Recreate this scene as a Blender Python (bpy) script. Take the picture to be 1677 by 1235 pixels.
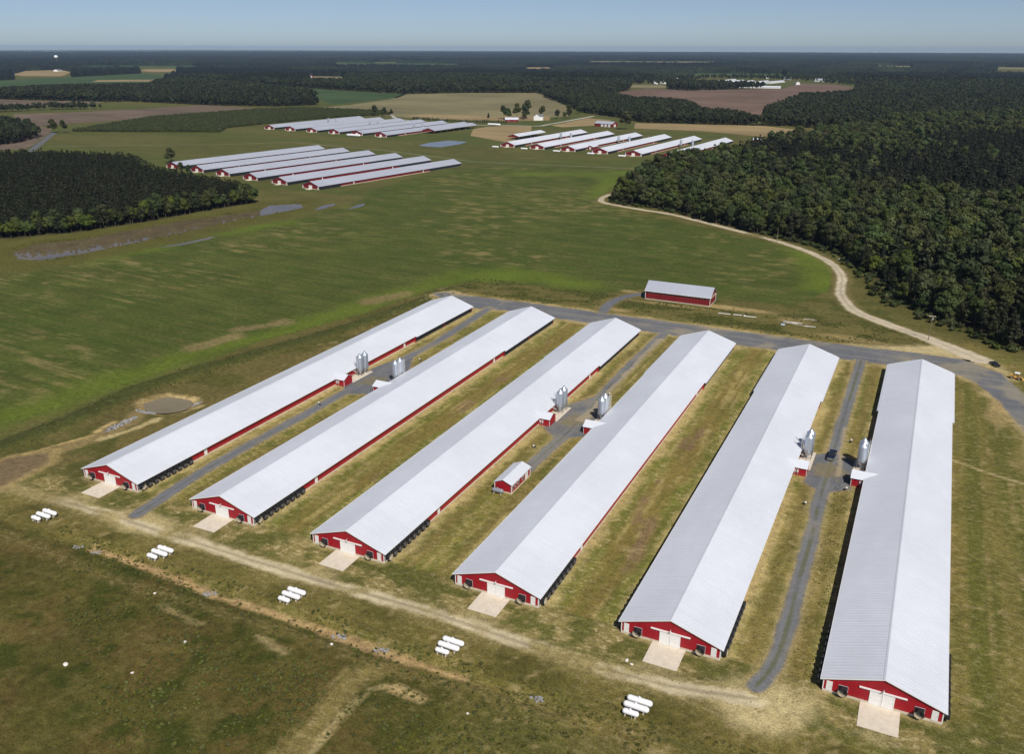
import bpy, bmesh, math, random
import numpy as np
from mathutils import Matrix, Vector

scene = bpy.context.scene
for o in list(bpy.data.objects):
    bpy.data.objects.remove(o)
COL = scene.collection
R = math.radians

# ------------------------------------------------------------------ camera, sky, sun, exposure
cam_data = bpy.data.cameras.new('camera')
cam = bpy.data.objects.new('camera', cam_data)
COL.objects.link(cam)
cam_data.sensor_fit = 'HORIZONTAL'
cam_data.sensor_width = 36.0
cam_data.lens = 36.0 * 1418.5 / 1677.0
cam_data.clip_start = 1.0
cam_data.clip_end = 60000.0
CAM_H = 108.6
cam.matrix_world = (Matrix.Translation((0, 0, CAM_H)) @ Matrix.Rotation(R(25.659), 4, 'Z')
                    @ Matrix.Rotation(R(90 - 20.88), 4, 'X') @ Matrix.Rotation(0.0020, 4, 'Z'))
scene.camera = cam

SUN_DIR = Vector((0.455, -0.465, 0.76)).normalized()
SUN_EL = math.asin(SUN_DIR.z)
SUN_AZ = math.atan2(SUN_DIR.x, SUN_DIR.y)
world = bpy.data.worlds.new('World')
scene.world = world
world.use_nodes = True
wn = world.node_tree.nodes
bg = wn['Background']
sky = wn.new('ShaderNodeTexSky')
sky.sky_type = 'NISHITA'
sky.sun_disc = False
sky.sun_elevation = SUN_EL
sky.sun_rotation = SUN_AZ
sky.altitude = 800
sky.air_density = 0.44
sky.dust_density = 1.0
sky.ozone_density = 0.0
world.node_tree.links.new(sky.outputs[0], bg.inputs[0])
bg.inputs[1].default_value = 0.086

sun_data = bpy.data.lights.new('sun', 'SUN')
sun_data.energy = 4.45
sun_data.angle = R(0.53)
sun_data.color = (1.0, 0.955, 0.88)
sun = bpy.data.objects.new('sun', sun_data)
COL.objects.link(sun)
sun.rotation_euler = (-SUN_DIR).to_track_quat('-Z', 'Y').to_euler()
sun.location = (60, -60, 300)

scene.view_settings.view_transform = 'Standard'
scene.view_settings.look = 'None'
scene.view_settings.exposure = 0.0
scene.view_settings.gamma = 1.0
scene.view_settings.use_curve_mapping = False
scene.render.engine = 'CYCLES'
scene.cycles.max_bounces = 6
scene.cycles.volume_bounces = 0
scene.cycles.transparent_max_bounces = 4

# ------------------------------------------------------------------ helpers
rng = np.random.default_rng(11)
random.seed(5)

def vnoise(x, y, seed=0):
    xi = np.floor(x); yi = np.floor(y)
    fx = x - xi; fy = y - yi
    fx = fx * fx * (3 - 2 * fx); fy = fy * fy * (3 - 2 * fy)
    def h(a, b):
        v = np.sin(a * 127.1 + b * 311.7 + seed * 74.7) * 43758.5453
        return v - np.floor(v)
    return (h(xi, yi) * (1 - fx) + h(xi + 1, yi) * fx) * (1 - fy) + (h(xi, yi + 1) * (1 - fx) + h(xi + 1, yi + 1) * fx) * fy

def fbm(x, y, size, octv=4, seed=0, rough=0.55):
    s = 0; a = 1.0; t = 0; f = 1.0 / size
    for i in range(octv):
        s = s + a * vnoise(x * f + 17.3 * i, y * f - 9.1 * i, seed + i)
        t += a; a *= rough; f *= 2.03
    return s / t

def sst(a, b, v):
    t = np.clip((v - a) / (b - a), 0, 1)
    return t * t * (3 - 2 * t)

def line_dist(x, y, pts):
    px = [p[0] for p in pts]; py = [p[1] for p in pts]
    near = (x > min(px) - 45) & (x < max(px) + 45) & (y > min(py) - 45) & (y < max(py) + 45)
    d = np.full(x.shape, 1e6)
    if near.any():
        d[near] = seg_dist(x[near], y[near], pts)
    return d

def seg_dist(x, y, pts):
    d = np.full(x.shape, 1e9)
    for (x0, y0), (x1, y1) in zip(pts[:-1], pts[1:]):
        dx, dy = x1 - x0, y1 - y0
        L = dx * dx + dy * dy + 1e-9
        t = np.clip(((x - x0) * dx + (y - y0) * dy) / L, 0, 1)
        d = np.minimum(d, np.hypot(x - x0 - t * dx, y - y0 - t * dy))
    return d

def in_poly(x, y, pts):
    r = np.zeros(x.shape, bool)
    n = len(pts)
    for i in range(n):
        x0, y0 = pts[i]; x1, y1 = pts[(i + 1) % n]
        if y0 == y1:
            continue
        c = ((y0 > y) != (y1 > y)) & (x < (x1 - x0) * (y - y0) / (y1 - y0) + x0)
        r ^= c
    return r

def poly_sd(x, y, pts):
    """signed distance, positive inside"""
    d = line_dist(x, y, list(pts) + [pts[0]])
    return np.where(in_poly(x, y, pts), d, -d)

def smooth_line(pts, n=6):
    """Catmull-Rom"""
    P = [Vector((*p, 0)) for p in pts]
    P = [P[0] * 2 - P[1]] + P + [P[-1] * 2 - P[-2]]
    out = []
    for i in range(1, len(P) - 2):
        for k in range(n):
            t = k / n
            a, b, c, d = P[i - 1], P[i], P[i + 1], P[i + 2]
            q = 0.5 * ((2 * b) + (c - a) * t + (2 * a - 5 * b + 4 * c - d) * t * t + (3 * b - a - 3 * c + d) * t ** 3)
            out.append((q.x, q.y))
    out.append(tuple(pts[-1]))
    return out

def tag(o, label=None, cat=None, group=None, kind=None):
    if label: o['label'] = label
    if cat: o['category'] = cat
    if group: o['group'] = group
    if kind: o['kind'] = kind
    return o

def link(o, parent=None, loc=None, rot=None):
    COL.objects.link(o)
    if parent is not None:
        o.parent = parent
    if loc is not None:
        o.location = loc
    if rot is not None:
        o.rotation_euler = rot if hasattr(rot, '__len__') else (0, 0, rot)
    return o

def inst(name, mesh, parent=None, loc=None, rot=None):
    return link(bpy.data.objects.new(name, mesh), parent, loc, rot)

def empty(name, loc=(0, 0, 0), rz=0, parent=None):
    o = bpy.data.objects.new(name, None)
    o.empty_display_size = 0.5
    return link(o, parent, loc, rz)

def copy_tree(o, parent=None):
    c = o.copy()
    COL.objects.link(c)
    c.parent = parent
    for ch in list(o.children):
        copy_tree(ch, c)
    return c

class MB:
    def __init__(s):
        s.v = []; s.f = []; s.m = []
    def add(s, verts, faces, mi=0):
        b = len(s.v)
        s.v += [tuple(p) for p in verts]
        s.f += [tuple(i + b for i in f) for f in faces]
        s.m += [mi] * len(faces)
        return s
    def box(s, x0, x1, y0, y1, z0, z1, mi=0):
        v = [(x, y, z) for x in (x0, x1) for y in (y0, y1) for z in (z0, z1)]
        return s.add(v, [(0, 1, 3, 2), (4, 6, 7, 5), (0, 4, 5, 1), (2, 3, 7, 6), (0, 2, 6, 4), (1, 5, 7, 3)], mi)
    def prism(s, poly, axis, a0, a1, mi=0):
        """extrude 2-D polygon along an axis"""
        def P(u, v, a):
            return {'x': (a, u, v), 'y': (u, a, v), 'z': (u, v, a)}[axis]
        n = len(poly)
        v = [P(u, w, a0) for u, w in poly] + [P(u, w, a1) for u, w in poly]
        f = [(i, (i + 1) % n, (i + 1) % n + n, i + n) for i in range(n)]
        f += [tuple(range(n - 1, -1, -1)), tuple(range(n, 2 * n))]
        return s.add(v, f, mi)
    def lathe(s, prof, axis='z', n=20, c=(0, 0, 0), cap=True, mi=0):
        v = []; f = []
        for r, a in prof:
            for k in range(n):
                t = 2 * math.pi * k / n
                p, q = r * math.cos(t), r * math.sin(t)
                w = {'z': (p, q, a), 'x': (a, p, q), 'y': (p, a, q)}[axis]
                v.append((w[0] + c[0], w[1] + c[1], w[2] + c[2]))
        for j in range(len(prof) - 1):
            for k in range(n):
                k2 = (k + 1) % n
                f.append((j * n + k, j * n + k2, (j + 1) * n + k2, (j + 1) * n + k))
        if cap:
            f.append(tuple(range(n - 1, -1, -1)))
            f.append(tuple((len(prof) - 1) * n + k for k in range(n)))
        return s.add(v, f, mi)
    def bar(s, p, q, r=0.04, n=6, r2=None, mi=0):
        p = Vector(p); q = Vector(q); d = (q - p).normalized()
        a = d.orthogonal().normalized(); b = d.cross(a)
        r2 = r if r2 is None else r2
        v = []
        for c_, rr in ((p, r), (q, r2)):
            for k in range(n):
                t = 2 * math.pi * k / n
                v.append(c_ + (a * math.cos(t) + b * math.sin(t)) * rr)
        f = [(k, (k + 1) % n, (k + 1) % n + n, k + n) for k in range(n)]
        f += [tuple(range(n - 1, -1, -1)), tuple(range(n, 2 * n))]
        return s.add(v, f, mi)
    def mesh(s, name, mats, bevel=0, smooth=False):
        me = bpy.data.meshes.new(name)
        me.from_pydata(s.v, [], s.f)
        bm = bmesh.new(); bm.from_mesh(me)
        bmesh.ops.recalc_face_normals(bm, faces=bm.faces)
        if bevel:
            bmesh.ops.bevel(bm, geom=[e for e in bm.edges if e.calc_face_angle(0) > 0.6], offset=bevel, segments=2, affect='EDGES', profile=0.6)
        bm.to_mesh(me); bm.free()
        mats = mats if isinstance(mats, (list, tuple)) else [mats]
        for m in mats:
            me.materials.append(m)
        if len(mats) > 1 and not bevel:
            me.polygons.foreach_set('material_index', s.m)
        if smooth:
            me.polygons.foreach_set('use_smooth', [True] * len(me.polygons))
            try:
                me.set_sharp_from_angle(angle=R(38))
            except Exception:
                pass
        return me
    def build(s, name, mats, parent=None, loc=None, rot=None, **k):
        return inst(name, s.mesh(name, mats, **k), parent, loc, rot)

# ------------------------------------------------------------------ materials
def new_mat(name):
    m = bpy.data.materials.new(name)
    m.use_nodes = True
    nt = m.node_tree
    return m, nt, nt.nodes['Principled BSDF']

def nd(nt, t, **k):
    n = nt.nodes.new(t)
    for a, v in k.items():
        setattr(n, a, v)
    return n

def noise_node(nt, scale, detail=4, rough=0.6, vec=None, stretch=None):
    n = nd(nt, 'ShaderNodeTexNoise')
    n.inputs['Scale'].default_value = scale
    n.inputs['Detail'].default_value = detail
    n.inputs['Roughness'].default_value = rough
    if vec is not None:
        if stretch:
            mp = nd(nt, 'ShaderNodeMapping')
            mp.inputs['Scale'].default_value = stretch
            nt.links.new(vec, mp.inputs['Vector'])
            vec = mp.outputs[0]
        nt.links.new(vec, n.inputs['Vector'])
    return n.outputs['Fac']

def maprange(nt, v, a, b, c, d, clamp=True):
    n = nd(nt, 'ShaderNodeMapRange')
    n.clamp = clamp
    nt.links.new(v, n.inputs[0])
    for i, q in enumerate((a, b, c, d)):
        n.inputs[i + 1].default_value = q
    return n.outputs[0]

def mathn(nt, op, a, b=None):
    n = nd(nt, 'ShaderNodeMath', operation=op)
    for i, q in enumerate((a, b)):
        if q is None: continue
        if isinstance(q, (int, float)): n.inputs[i].default_value = q
        else: nt.links.new(q, n.inputs[i])
    return n.outputs[0]

def mixcol(nt, fac, a, b, blend='MIX'):
    n = nd(nt, 'ShaderNodeMix', data_type='RGBA', blend_type=blend)
    for sock, q in ((n.inputs['Factor'], fac), (n.inputs[6], a), (n.inputs[7], b)):
        if isinstance(q, (int, float)): sock.default_value = q
        elif isinstance(q, tuple): sock.default_value = (*q, 1)
        else: nt.links.new(q, sock)
    return n.outputs[2]

def simple(name, col, rough=0.6, metal=0.0, var=0.12, scale=1.5, bump=0.0, spec=0.5, stretch=None, dirt=None):
    m, nt, b = new_mat(name)
    tc = nd(nt, 'ShaderNodeTexCoord').outputs['Object']
    n = noise_node(nt, scale, 5, 0.6, tc, stretch)
    f = maprange(nt, n, 0.3, 0.7, 1 - var, 1 + var)
    c = mixcol(nt, 1.0, tuple(col), f, 'MULTIPLY')
    if dirt:
        n2 = noise_node(nt, dirt[1], 5, 0.65, tc, stretch)
        c = mixcol(nt, maprange(nt, n2, 0.52, 0.75, 0, dirt[2]), c, dirt[0])
    nt.links.new(c, b.inputs['Base Color'])
    b.inputs['Roughness'].default_value = rough
    b.inputs['Metallic'].default_value = metal
    b.inputs['Specular IOR Level'].default_value = spec
    if bump:
        bp = nd(nt, 'ShaderNodeBump')
        bp.inputs['Strength'].default_value = bump
        bp.inputs['Distance'].default_value = 0.05
        nt.links.new(n, bp.inputs['Height'])
        nt.links.new(bp.outputs[0], b.inputs['Normal'])
    return m

def ground_material():
    m, nt, b = new_mat('ground_cover')
    geo = nd(nt, 'ShaderNodeNewGeometry').outputs['Position']
    at = nd(nt, 'ShaderNodeAttribute', attribute_name='col')
    n0 = noise_node(nt, 0.055, 4, 0.55, geo)
    n1 = noise_node(nt, 0.55, 8, 0.75, geo)
    n2 = noise_node(nt, 2.6, 5, 0.7, geo)
    f = mathn(nt, 'MULTIPLY', maprange(nt, n1, 0.30, 0.70, 0.55, 1.45), maprange(nt, n2, 0.32, 0.68, 0.55, 1.50))
    f = mathn(nt, 'MULTIPLY', f, maprange(nt, n0, 0.3, 0.7, 0.86, 1.14))
    sm_ = nd(nt, 'ShaderNodeAttribute', attribute_name='packed')
    keep_ = mathn(nt, 'SUBTRACT', 1.0, mathn(nt, 'MULTIPLY', sm_.outputs['Fac'], 0.62))
    f = mathn(nt, 'ADD', 1.0, mathn(nt, 'MULTIPLY', mathn(nt, 'SUBTRACT', f, 1.0), keep_))
    c = mixcol(nt, 1.0, at.outputs['Color'], f, 'MULTIPLY')
    straw = noise_node(nt, 0.9, 8, 0.78, geo, (0.55, 1.0, 1))
    sm = mathn(nt, 'MULTIPLY', maprange(nt, straw, 0.515, 0.60, 0, 1), at.outputs['Alpha'])
    c = mixcol(nt, sm, c, (0.50, 0.405, 0.215))
    nt.links.new(c, b.inputs['Base Color'])
    b.inputs['Roughness'].default_value = 0.95
    b.inputs['Specular IOR Level'].default_value = 0.15
    bp = nd(nt, 'ShaderNodeBump')
    bp.inputs['Strength'].default_value = 0.55
    bp.inputs['Distance'].default_value = 0.35
    nt.links.new(mathn(nt, 'ADD', n1, mathn(nt, 'MULTIPLY', n2, 0.4)), bp.inputs['Height'])
    nt.links.new(bp.outputs[0], b.inputs['Normal'])
    return m

def field_material(name, col, col2, rowdir=0.0, rows=0.0, var=0.25):
    m, nt, b = new_mat(name)
    geo = nd(nt, 'ShaderNodeNewGeometry').outputs['Position']
    mp = nd(nt, 'ShaderNodeMapping')
    mp.inputs['Rotation'].default_value = (0, 0, rowdir)
    nt.links.new(geo, mp.inputs['Vector'])
    n1 = noise_node(nt, 0.02, 5, 0.65, mp.outputs[0], (0.25, 1.6, 1))
    n2 = noise_node(nt, 0.25, 4, 0.6, mp.outputs[0], (0.15, 1.5, 1))
    n3 = noise_node(nt, 0.006, 3, 0.5, geo)
    c = mixcol(nt, maprange(nt, n1, 0.35, 0.68, 0, 1), tuple(col), tuple(col2))
    f = mathn(nt, 'MULTIPLY', maprange(nt, n2, 0.3, 0.7, 1 - var, 1 + var), maprange(nt, n3, 0.35, 0.65, 0.85, 1.15))
    c = mixcol(nt, 1.0, c, f, 'MULTIPLY')
    nt.links.new(c, b.inputs['Base Color'])
    b.inputs['Roughness'].default_value = 0.95
    b.inputs['Specular IOR Level'].default_value = 0.1
    return m

def leaf_material(name, col, huevar=0.03, valvar=0.35):
    m, nt, b = new_mat(name)
    at = nd(nt, 'ShaderNodeAttribute', attribute_name='tint')
    oi = nd(nt, 'ShaderNodeObjectInfo')
    hs = nd(nt, 'ShaderNodeHueSaturation')
    hs.inputs['Color'].default_value = (*col, 1)
    nt.links.new(maprange(nt, oi.outputs['Random'], 0, 1, 0.5 - huevar, 0.5 + huevar * 0.7), hs.inputs['Hue'])
    r2 = mathn(nt, 'FRACT', mathn(nt, 'MULTIPLY', oi.outputs['Random'], 7.31))
    nt.links.new(mathn(nt, 'MULTIPLY', maprange(nt, r2, 0, 1, 1 - valvar, 1 + valvar), at.outputs['Fac']), hs.inputs['Value'])
    r3 = mathn(nt, 'FRACT', mathn(nt, 'MULTIPLY', oi.outputs['Random'], 3.77))
    nt.links.new(maprange(nt, r3, 0, 1, 0.8, 1.1), hs.inputs['Saturation'])
    nt.links.new(hs.outputs[0], b.inputs['Base Color'])
    b.inputs['Roughness'].default_value = 0.7
    b.inputs['Specular IOR Level'].default_value = 0.2
    return m

def siding_material(name, col):
    """painted ribbed steel siding: vertical ribs every 0.23 m as fine relief"""
    m, nt, b = new_mat(name)
    tc = nd(nt, 'ShaderNodeTexCoord').outputs['Object']
    sep = nd(nt, 'ShaderNodeSeparateXYZ')
    nt.links.new(tc, sep.inputs[0])
    u = mathn(nt, 'ADD', sep.outputs[0], sep.outputs[1])
    w = mathn(nt, 'FRACT', mathn(nt, 'MULTIPLY', u, 1 / 0.3))
    rib = maprange(nt, mathn(nt, 'ABSOLUTE', mathn(nt, 'SUBTRACT', w, 0.5)), 0.08, 0.16, 1, 0)
    n = noise_node(nt, 0.35, 5, 0.6, tc)
    n2 = noise_node(nt, 1.2, 5, 0.6, tc, (4, 4, 0.4))
    c = mixcol(nt, 1.0, tuple(col), mathn(nt, 'MULTIPLY', maprange(nt, n, 0.3, 0.7, 0.85, 1.12), maprange(nt, n2, 0.3, 0.7, 0.93, 1.06)), 'MULTIPLY')
    low = maprange(nt, sep.outputs[2], 0.3, 1.1, 0.35, 0.0)
    c = mixcol(nt, mathn(nt, 'MULTIPLY', low, maprange(nt, n2, 0.4, 0.65, 0, 1)), c, (0.30, 0.16, 0.10))
    nt.links.new(c, b.inputs['Base Color'])
    b.inputs['Roughness'].default_value = 0.5
    b.inputs['Specular IOR Level'].default_value = 0.3
    bp = nd(nt, 'ShaderNodeBump')
    bp.inputs['Strength'].default_value = 0.6
    bp.inputs['Distance'].default_value = 0.03
    nt.links.new(rib, bp.inputs['Height'])
    nt.links.new(bp.outputs[0], b.inputs['Normal'])
    return m

def roof_material(name, col, rough=0.42):
    m, nt, b = new_mat(name)
    tc = nd(nt, 'ShaderNodeTexCoord').outputs['Object']
    sep = nd(nt, 'ShaderNodeSeparateXYZ')
    nt.links.new(tc, sep.inputs[0])
    # every 0.9 m sheet has its own very slight tone
    sheet = mathn(nt, 'FLOOR', mathn(nt, 'MULTIPLY', sep.outputs[1], 1 / 0.9))
    wn_ = nd(nt, 'ShaderNodeTexWhiteNoise', noise_dimensions='1D')
    nt.links.new(sheet, wn_.inputs['W'])
    t = maprange(nt, wn_.outputs['Value'], 0, 1, 0.985, 1.012)
    n = noise_node(nt, 0.08, 4, 0.6, tc, (1.0, 0.5, 1))
    n2 = noise_node(nt, 0.9, 5, 0.65, tc, (0.25, 2.0, 1))
    f = mathn(nt, 'MULTIPLY', t, mathn(nt, 'MULTIPLY', maprange(nt, n, 0.3, 0.7, 0.93, 1.05), maprange(nt, n2, 0.3, 0.7, 0.975, 1.02)))
    c = mixcol(nt, 1.0, tuple(col), f, 'MULTIPLY')
    nt.links.new(c, b.inputs['Base Color'])
    b.inputs['Metallic'].default_value = 0.0
    nt.links.new(maprange(nt, n2, 0.3, 0.7, rough - 0.06, rough + 0.1), b.inputs['Roughness'])
    b.inputs['Specular IOR Level'].default_value = 0.5
    w = mathn(nt, 'FRACT', mathn(nt, 'MULTIPLY', sep.outputs[1], 1 / 0.3))
    rib = maprange(nt, mathn(nt, 'ABSOLUTE', mathn(nt, 'SUBTRACT', w, 0.5)), 0.06, 0.14, 1, 0)
    bp = nd(nt, 'ShaderNodeBump')
    bp.inputs['Strength'].default_value = 0.35
    bp.inputs['Distance'].default_value = 0.02
    nt.links.new(rib, bp.inputs['Height'])
    nt.links.new(bp.outputs[0], b.inputs['Normal'])
    return m

def water_material(name, col, rough=0.03, bump=0.006):
    m, nt, b = new_mat(name)
    geo = nd(nt, 'ShaderNodeNewGeometry').outputs['Position']
    n0 = noise_node(nt, 0.06, 4, 0.6, geo)
    c = mixcol(nt, 1.0, tuple(col), maprange(nt, n0, 0.3, 0.7, 0.8, 1.2), 'MULTIPLY')
    nt.links.new(c, b.inputs['Base Color'])
    b.inputs['Roughness'].default_value = rough
    b.inputs['IOR'].default_value = 1.333
    n = noise_node(nt, 1.6, 3, 0.6, geo, (1, 0.5, 1))
    bp = nd(nt, 'ShaderNodeBump')
    bp.inputs['Strength'].default_value = bump
    bp.inputs['Distance'].default_value = 0.1
    nt.links.new(n, bp.inputs['Height'])
    nt.links.new(bp.outputs[0], b.inputs['Normal'])
    return m

M = {}
M['ground'] = ground_material()
M['red'] = siding_material('red_siding', (0.345, 0.011, 0.021))
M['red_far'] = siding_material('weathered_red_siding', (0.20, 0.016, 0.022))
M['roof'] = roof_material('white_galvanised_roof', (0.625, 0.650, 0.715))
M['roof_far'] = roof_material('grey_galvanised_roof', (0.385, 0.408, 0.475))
M['white'] = simple('white_paint', (0.80, 0.80, 0.79), 0.45, var=0.05)
M['tank'] = simple('white_tank_enamel', (0.83, 0.83, 0.85), 0.3, var=0.03, dirt=((0.55, 0.5, 0.42), 0.8, 0.25))
M['concrete'] = simple('pale_concrete', (0.62, 0.55, 0.45), 0.85, var=0.10, scale=0.6, dirt=((0.42, 0.31, 0.19), 0.35, 0.6))
M['concrete2'] = simple('stem_wall_concrete', (0.60, 0.54, 0.44), 0.85, var=0.14, scale=1.2, dirt=((0.36, 0.27, 0.17), 0.7, 0.6))
M['black'] = simple('black_fan_plastic', (0.017, 0.018, 0.022), 0.55, var=0.3)
M['pad'] = simple('dark_cooling_pad', (0.016, 0.018, 0.026), 0.8, var=0.3, scale=3)
M['sideliner'] = simple('dark_cone_lining', (0.05, 0.046, 0.040), 0.6, var=0.2)
M['cream'] = simple('cream_cone_lining', (0.34, 0.29, 0.20), 0.6, var=0.15)
M['steel'] = simple('galvanised_silo_steel', (0.52, 0.57, 0.64), 0.40, metal=0.7, var=0.10, scale=0.9, stretch=(1, 1, 0.3))
M['darksteel'] = simple('dull_steel', (0.22, 0.22, 0.23), 0.55, metal=0.5)
M['greybox'] = simple('grey_cabinet_paint', (0.55, 0.57, 0.58), 0.5)
M['glass'] = simple('dark_window_glass', (0.02, 0.025, 0.03), 0.08, spec=0.7)
M['wood'] = simple('weathered_timber', (0.20, 0.165, 0.125), 0.85, var=0.25, scale=2)
M['plank'] = simple('pale_new_timber', (0.62, 0.53, 0.40), 0.8, var=0.15)
M['rubber'] = simple('tyre_rubber', (0.015, 0.015, 0.016), 0.8)
M['navy'] = simple('dark_navy_car_paint', (0.012, 0.018, 0.035), 0.22, spec=0.6, var=0.1)
M['blackpaint'] = simple('black_car_paint', (0.008, 0.010, 0.014), 0.2, spec=0.6, var=0.1)
M['chrome'] = simple('chrome_trim', (0.75, 0.76, 0.78), 0.2, metal=0.9)
M['yellow'] = simple('faded_yellow_machine_paint', (0.62, 0.36, 0.10), 0.5, var=0.15, dirt=((0.35, 0.24, 0.13), 1.5, 0.6))
M['stone'] = simple('grey_riprap_stone', (0.27, 0.27, 0.28), 0.9, var=0.35, scale=2)
M['bark'] = simple('tree_bark', (0.085, 0.068, 0.05), 0.9, var=0.3, scale=2)
M['leaf'] = leaf_material('broadleaf_foliage', (0.040, 0.053, 0.0135), 0.045, 0.42)
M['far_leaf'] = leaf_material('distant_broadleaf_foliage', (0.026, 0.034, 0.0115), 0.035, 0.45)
M['leaf_fresh'] = leaf_material('fresh_broadleaf_foliage', (0.058, 0.077, 0.014), 0.03, 0.3)  # fresher, paler green is these trees' own leaf colour
M['pine'] = leaf_material('pine_foliage', (0.0185, 0.0225, 0.0095), 0.03, 0.35)
M['sapling'] = leaf_material('young_plantation_foliage', (0.050, 0.062, 0.018), 0.02, 0.25)
M['weed'] = leaf_material('weed_foliage', (0.092, 0.102, 0.022), 0.03, 0.35)
M['dryweed'] = leaf_material('olive_grass_tuft', (0.21, 0.18, 0.062), 0.03, 0.35)
M['water'] = water_material('muddy_pond_water', (0.135, 0.104, 0.062))
M['mudwater'] = water_material('silty_basin_water', (0.205, 0.170, 0.105), 0.2)
M['clearwater'] = water_material('open_bay_water', (0.10, 0.13, 0.16), 0.1)
M['shingle'] = simple('grey_shingles', (0.16, 0.16, 0.17), 0.85, var=0.2, scale=3)

# ------------------------------------------------------------------ plan of the site (metres; y runs along the poultry houses)
HX = [-183.94, -145.27, -107.79, -69.89, -32.32, 5.81]
HY = 137.65
HL = 183.6
FIELD = [(-244.9, 149.7), (-241.5, 168.3), (-239.6, 188.2), (-236.7, 224.7), (-225.0, 263.2), (-214.7, 299.9), (-209.8, 338.0), (-204.9, 362.1), (-175.6, 372.4), (-133.6, 371.5), (-118.7, 389.7), (-80.5, 389.2), (-48.1, 391.6), (-36.4, 424.9), (-39.8, 474.4), (-56.5, 511.4), (-108.5, 543.5), (-175.5, 580.8), (-219.4, 609.1), (-231.0, 640.7), (-243.9, 713.3), (-257.1, 812.6), (-391.3, 761.4), (-417.2, 669.0), (-407.5, 587.9), (-385.6, 539.6), (-384.1, 453.6), (-395.2, 425.0), (-395.4, 373.2), (-403.4, 315.4), (-413.4, 269.5), (-420, 200), (-300, 60), (-252, 120)]
BRIGHT = [[(-249.2, 152.7), (-244.2, 189.7), (-239.2, 227.3), (-227.6, 266.5), (-218.5, 305.4), (-213.9, 344.6), (-207.4, 375.4), (-170, 388)], [(-342.8, 727.8), (-267.8, 764.8), (-254.3, 794.7)], [(-410.0, 317.0), (-398.0, 357.0)], [(-394.6, 407.8), (-383.6, 446.8)], [(-60, 505), (-43, 470), (-41, 430)], [(-235, 640), (-245, 690), (-262, 745)], [(-190, 392), (-150, 385)]]
BERM = [(-240, 120), (-231.0, 139.8), (-228.8, 162.6), (-231.2, 189.3), (-225.4, 218.1), (-215.5, 252.7), (-205.9, 288.7), (-201.7, 324.5), (-198.3, 352)]
RFOREST = [(-218.9, 627.6), (-210.2, 616.6), (-170.2, 607.5), (-146.5, 584.8), (-117.2, 565.6), (-94.4, 548.3), (-63.1, 533.7), (-43.9, 515.8), (-28.9, 481.8), (-14.0, 447.3), (-10.8, 424.6), (5.8, 401.1), (20.1, 387.2), (40.8, 365.6), (60, 357), (260, 400), (330, 1900), (-60, 1500), (-110, 1300), (-148, 1180), (-182, 1072), (-194, 975), (-213, 880), (-228, 843), (-236, 786), (-229, 700), (-219, 650)]
LFOREST = [(-510.2, 307.7), (-500.6, 331.4), (-476.8, 363.4), (-464.1, 414.4), (-459.8, 460.0), (-452, 500), (-468, 512), (-527, 528), (-609, 553), (-646, 582), (-700, 608), (-722, 602), (-790, 591), (-827, 566), (-880, 540), (-860, 470), (-640, 330), (-560, 290)]
POND = [(-462.2, 311.5), (-444.1, 302.0), (-429.8, 304.1), (-422.1, 331.1), (-417.7, 390.2), (-416.9, 437.6), (-411.6, 467.7), (-406.6, 499.9), (-419.7, 510.8), (-434.6, 494.8), (-426.9, 476.1), (-446.0, 423.3), (-452.7, 379.4), (-456.4, 351.1), (-468.6, 331.8)]
PUD = [[(-397.4, 355.5), (-394.1, 371.9), (-391.3, 394.9), (-388.1, 386.9), (-390.1, 366.9)], [(-394.8, 494.6), (-400.3, 514.5), (-397.1, 524.9), (-392.3, 515.5), (-391.3, 499.1)], [(-373.7, 507.7), (-379.1, 524.9), (-377.6, 534.4), (-371.7, 522.8)]]
POND4 = [(-553.3, 897.9), (-558.5, 926.2), (-549.9, 963.0), (-521.9, 960.5), (-517.5, 930.9), (-520.1, 892.1), (-537.4, 890.9)]
PLANT = [(-1064.6, 834.4), (-878.0, 917.7), (-915.5, 972.1), (-911.5, 1055.3), (-907.3, 1121.3), (-892.7, 1212.6), (-851.3, 1294.5), (-906.5, 1349.5), (-1078.4, 1353.3), (-1126.7, 1291.5), (-1158.0, 1064.4)]
LPLOUGH = [(-1188.2, 857.8), (-1178.9, 921.2), (-1159.2, 1078.3), (-1084.4, 1242.4), (-1117.8, 1314.5), (-1328.8, 1347.6), (-1340.2, 1220.6), (-1378.8, 1093.5), (-1433.2, 1016.7)]
LPLOUGH2 = [(-1652.5, 1100.8), (-1582.7, 1176.5), (-1536.5, 1263.6), (-1582.0, 1331.8), (-1853.2, 1293.0), (-1901.1, 1242.7)]
LWOOD = [(-1922.9, 1257.3), (-1874.8, 1308.3), (-1717.0, 1336.9), (-1565.7, 1364.3), (-1301.4, 1349.4), (-1172.4, 1374.5), (-1122, 1452), (-1299, 1630), (-1502, 1695), (-1850, 1840), (-1990, 1815), (-2041, 1720), (-2128, 1610), (-2080, 1460), (-2100, 1350)]
LHEDGE = [(-1544.1, 1027.0), (-1491.5, 1070.9), (-1470.4, 1154.6), (-1400, 1180), (-1468, 1110), (-1490, 1030)]
LNEARW = [(-1041.6, 640.4), (-985.0, 671.5), (-998.1, 711.9), (-1036, 766), (-1151, 838), (-1253, 865), (-1365, 868), (-1450, 860)]
GREENF = [(-2375.0, 2283.2), (-1840.0, 2119.4), (-1449.2, 1976.3), (-1197.7, 1892.9), (-1129.2, 1745.3), (-1109.7, 1482.7), (-1290, 1660.0), (-1490, 1790), (-1780, 1930)]
GREENL = [(-2322.3, 1523.7), (-2216.4, 1657.0), (-2200, 2000), (-2410.9, 2264.2), (-2639.8, 2570.2), (-3134.4, 2849.0), (-2978.6, 2388.7), (-2878.6, 1894.7)]
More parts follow.
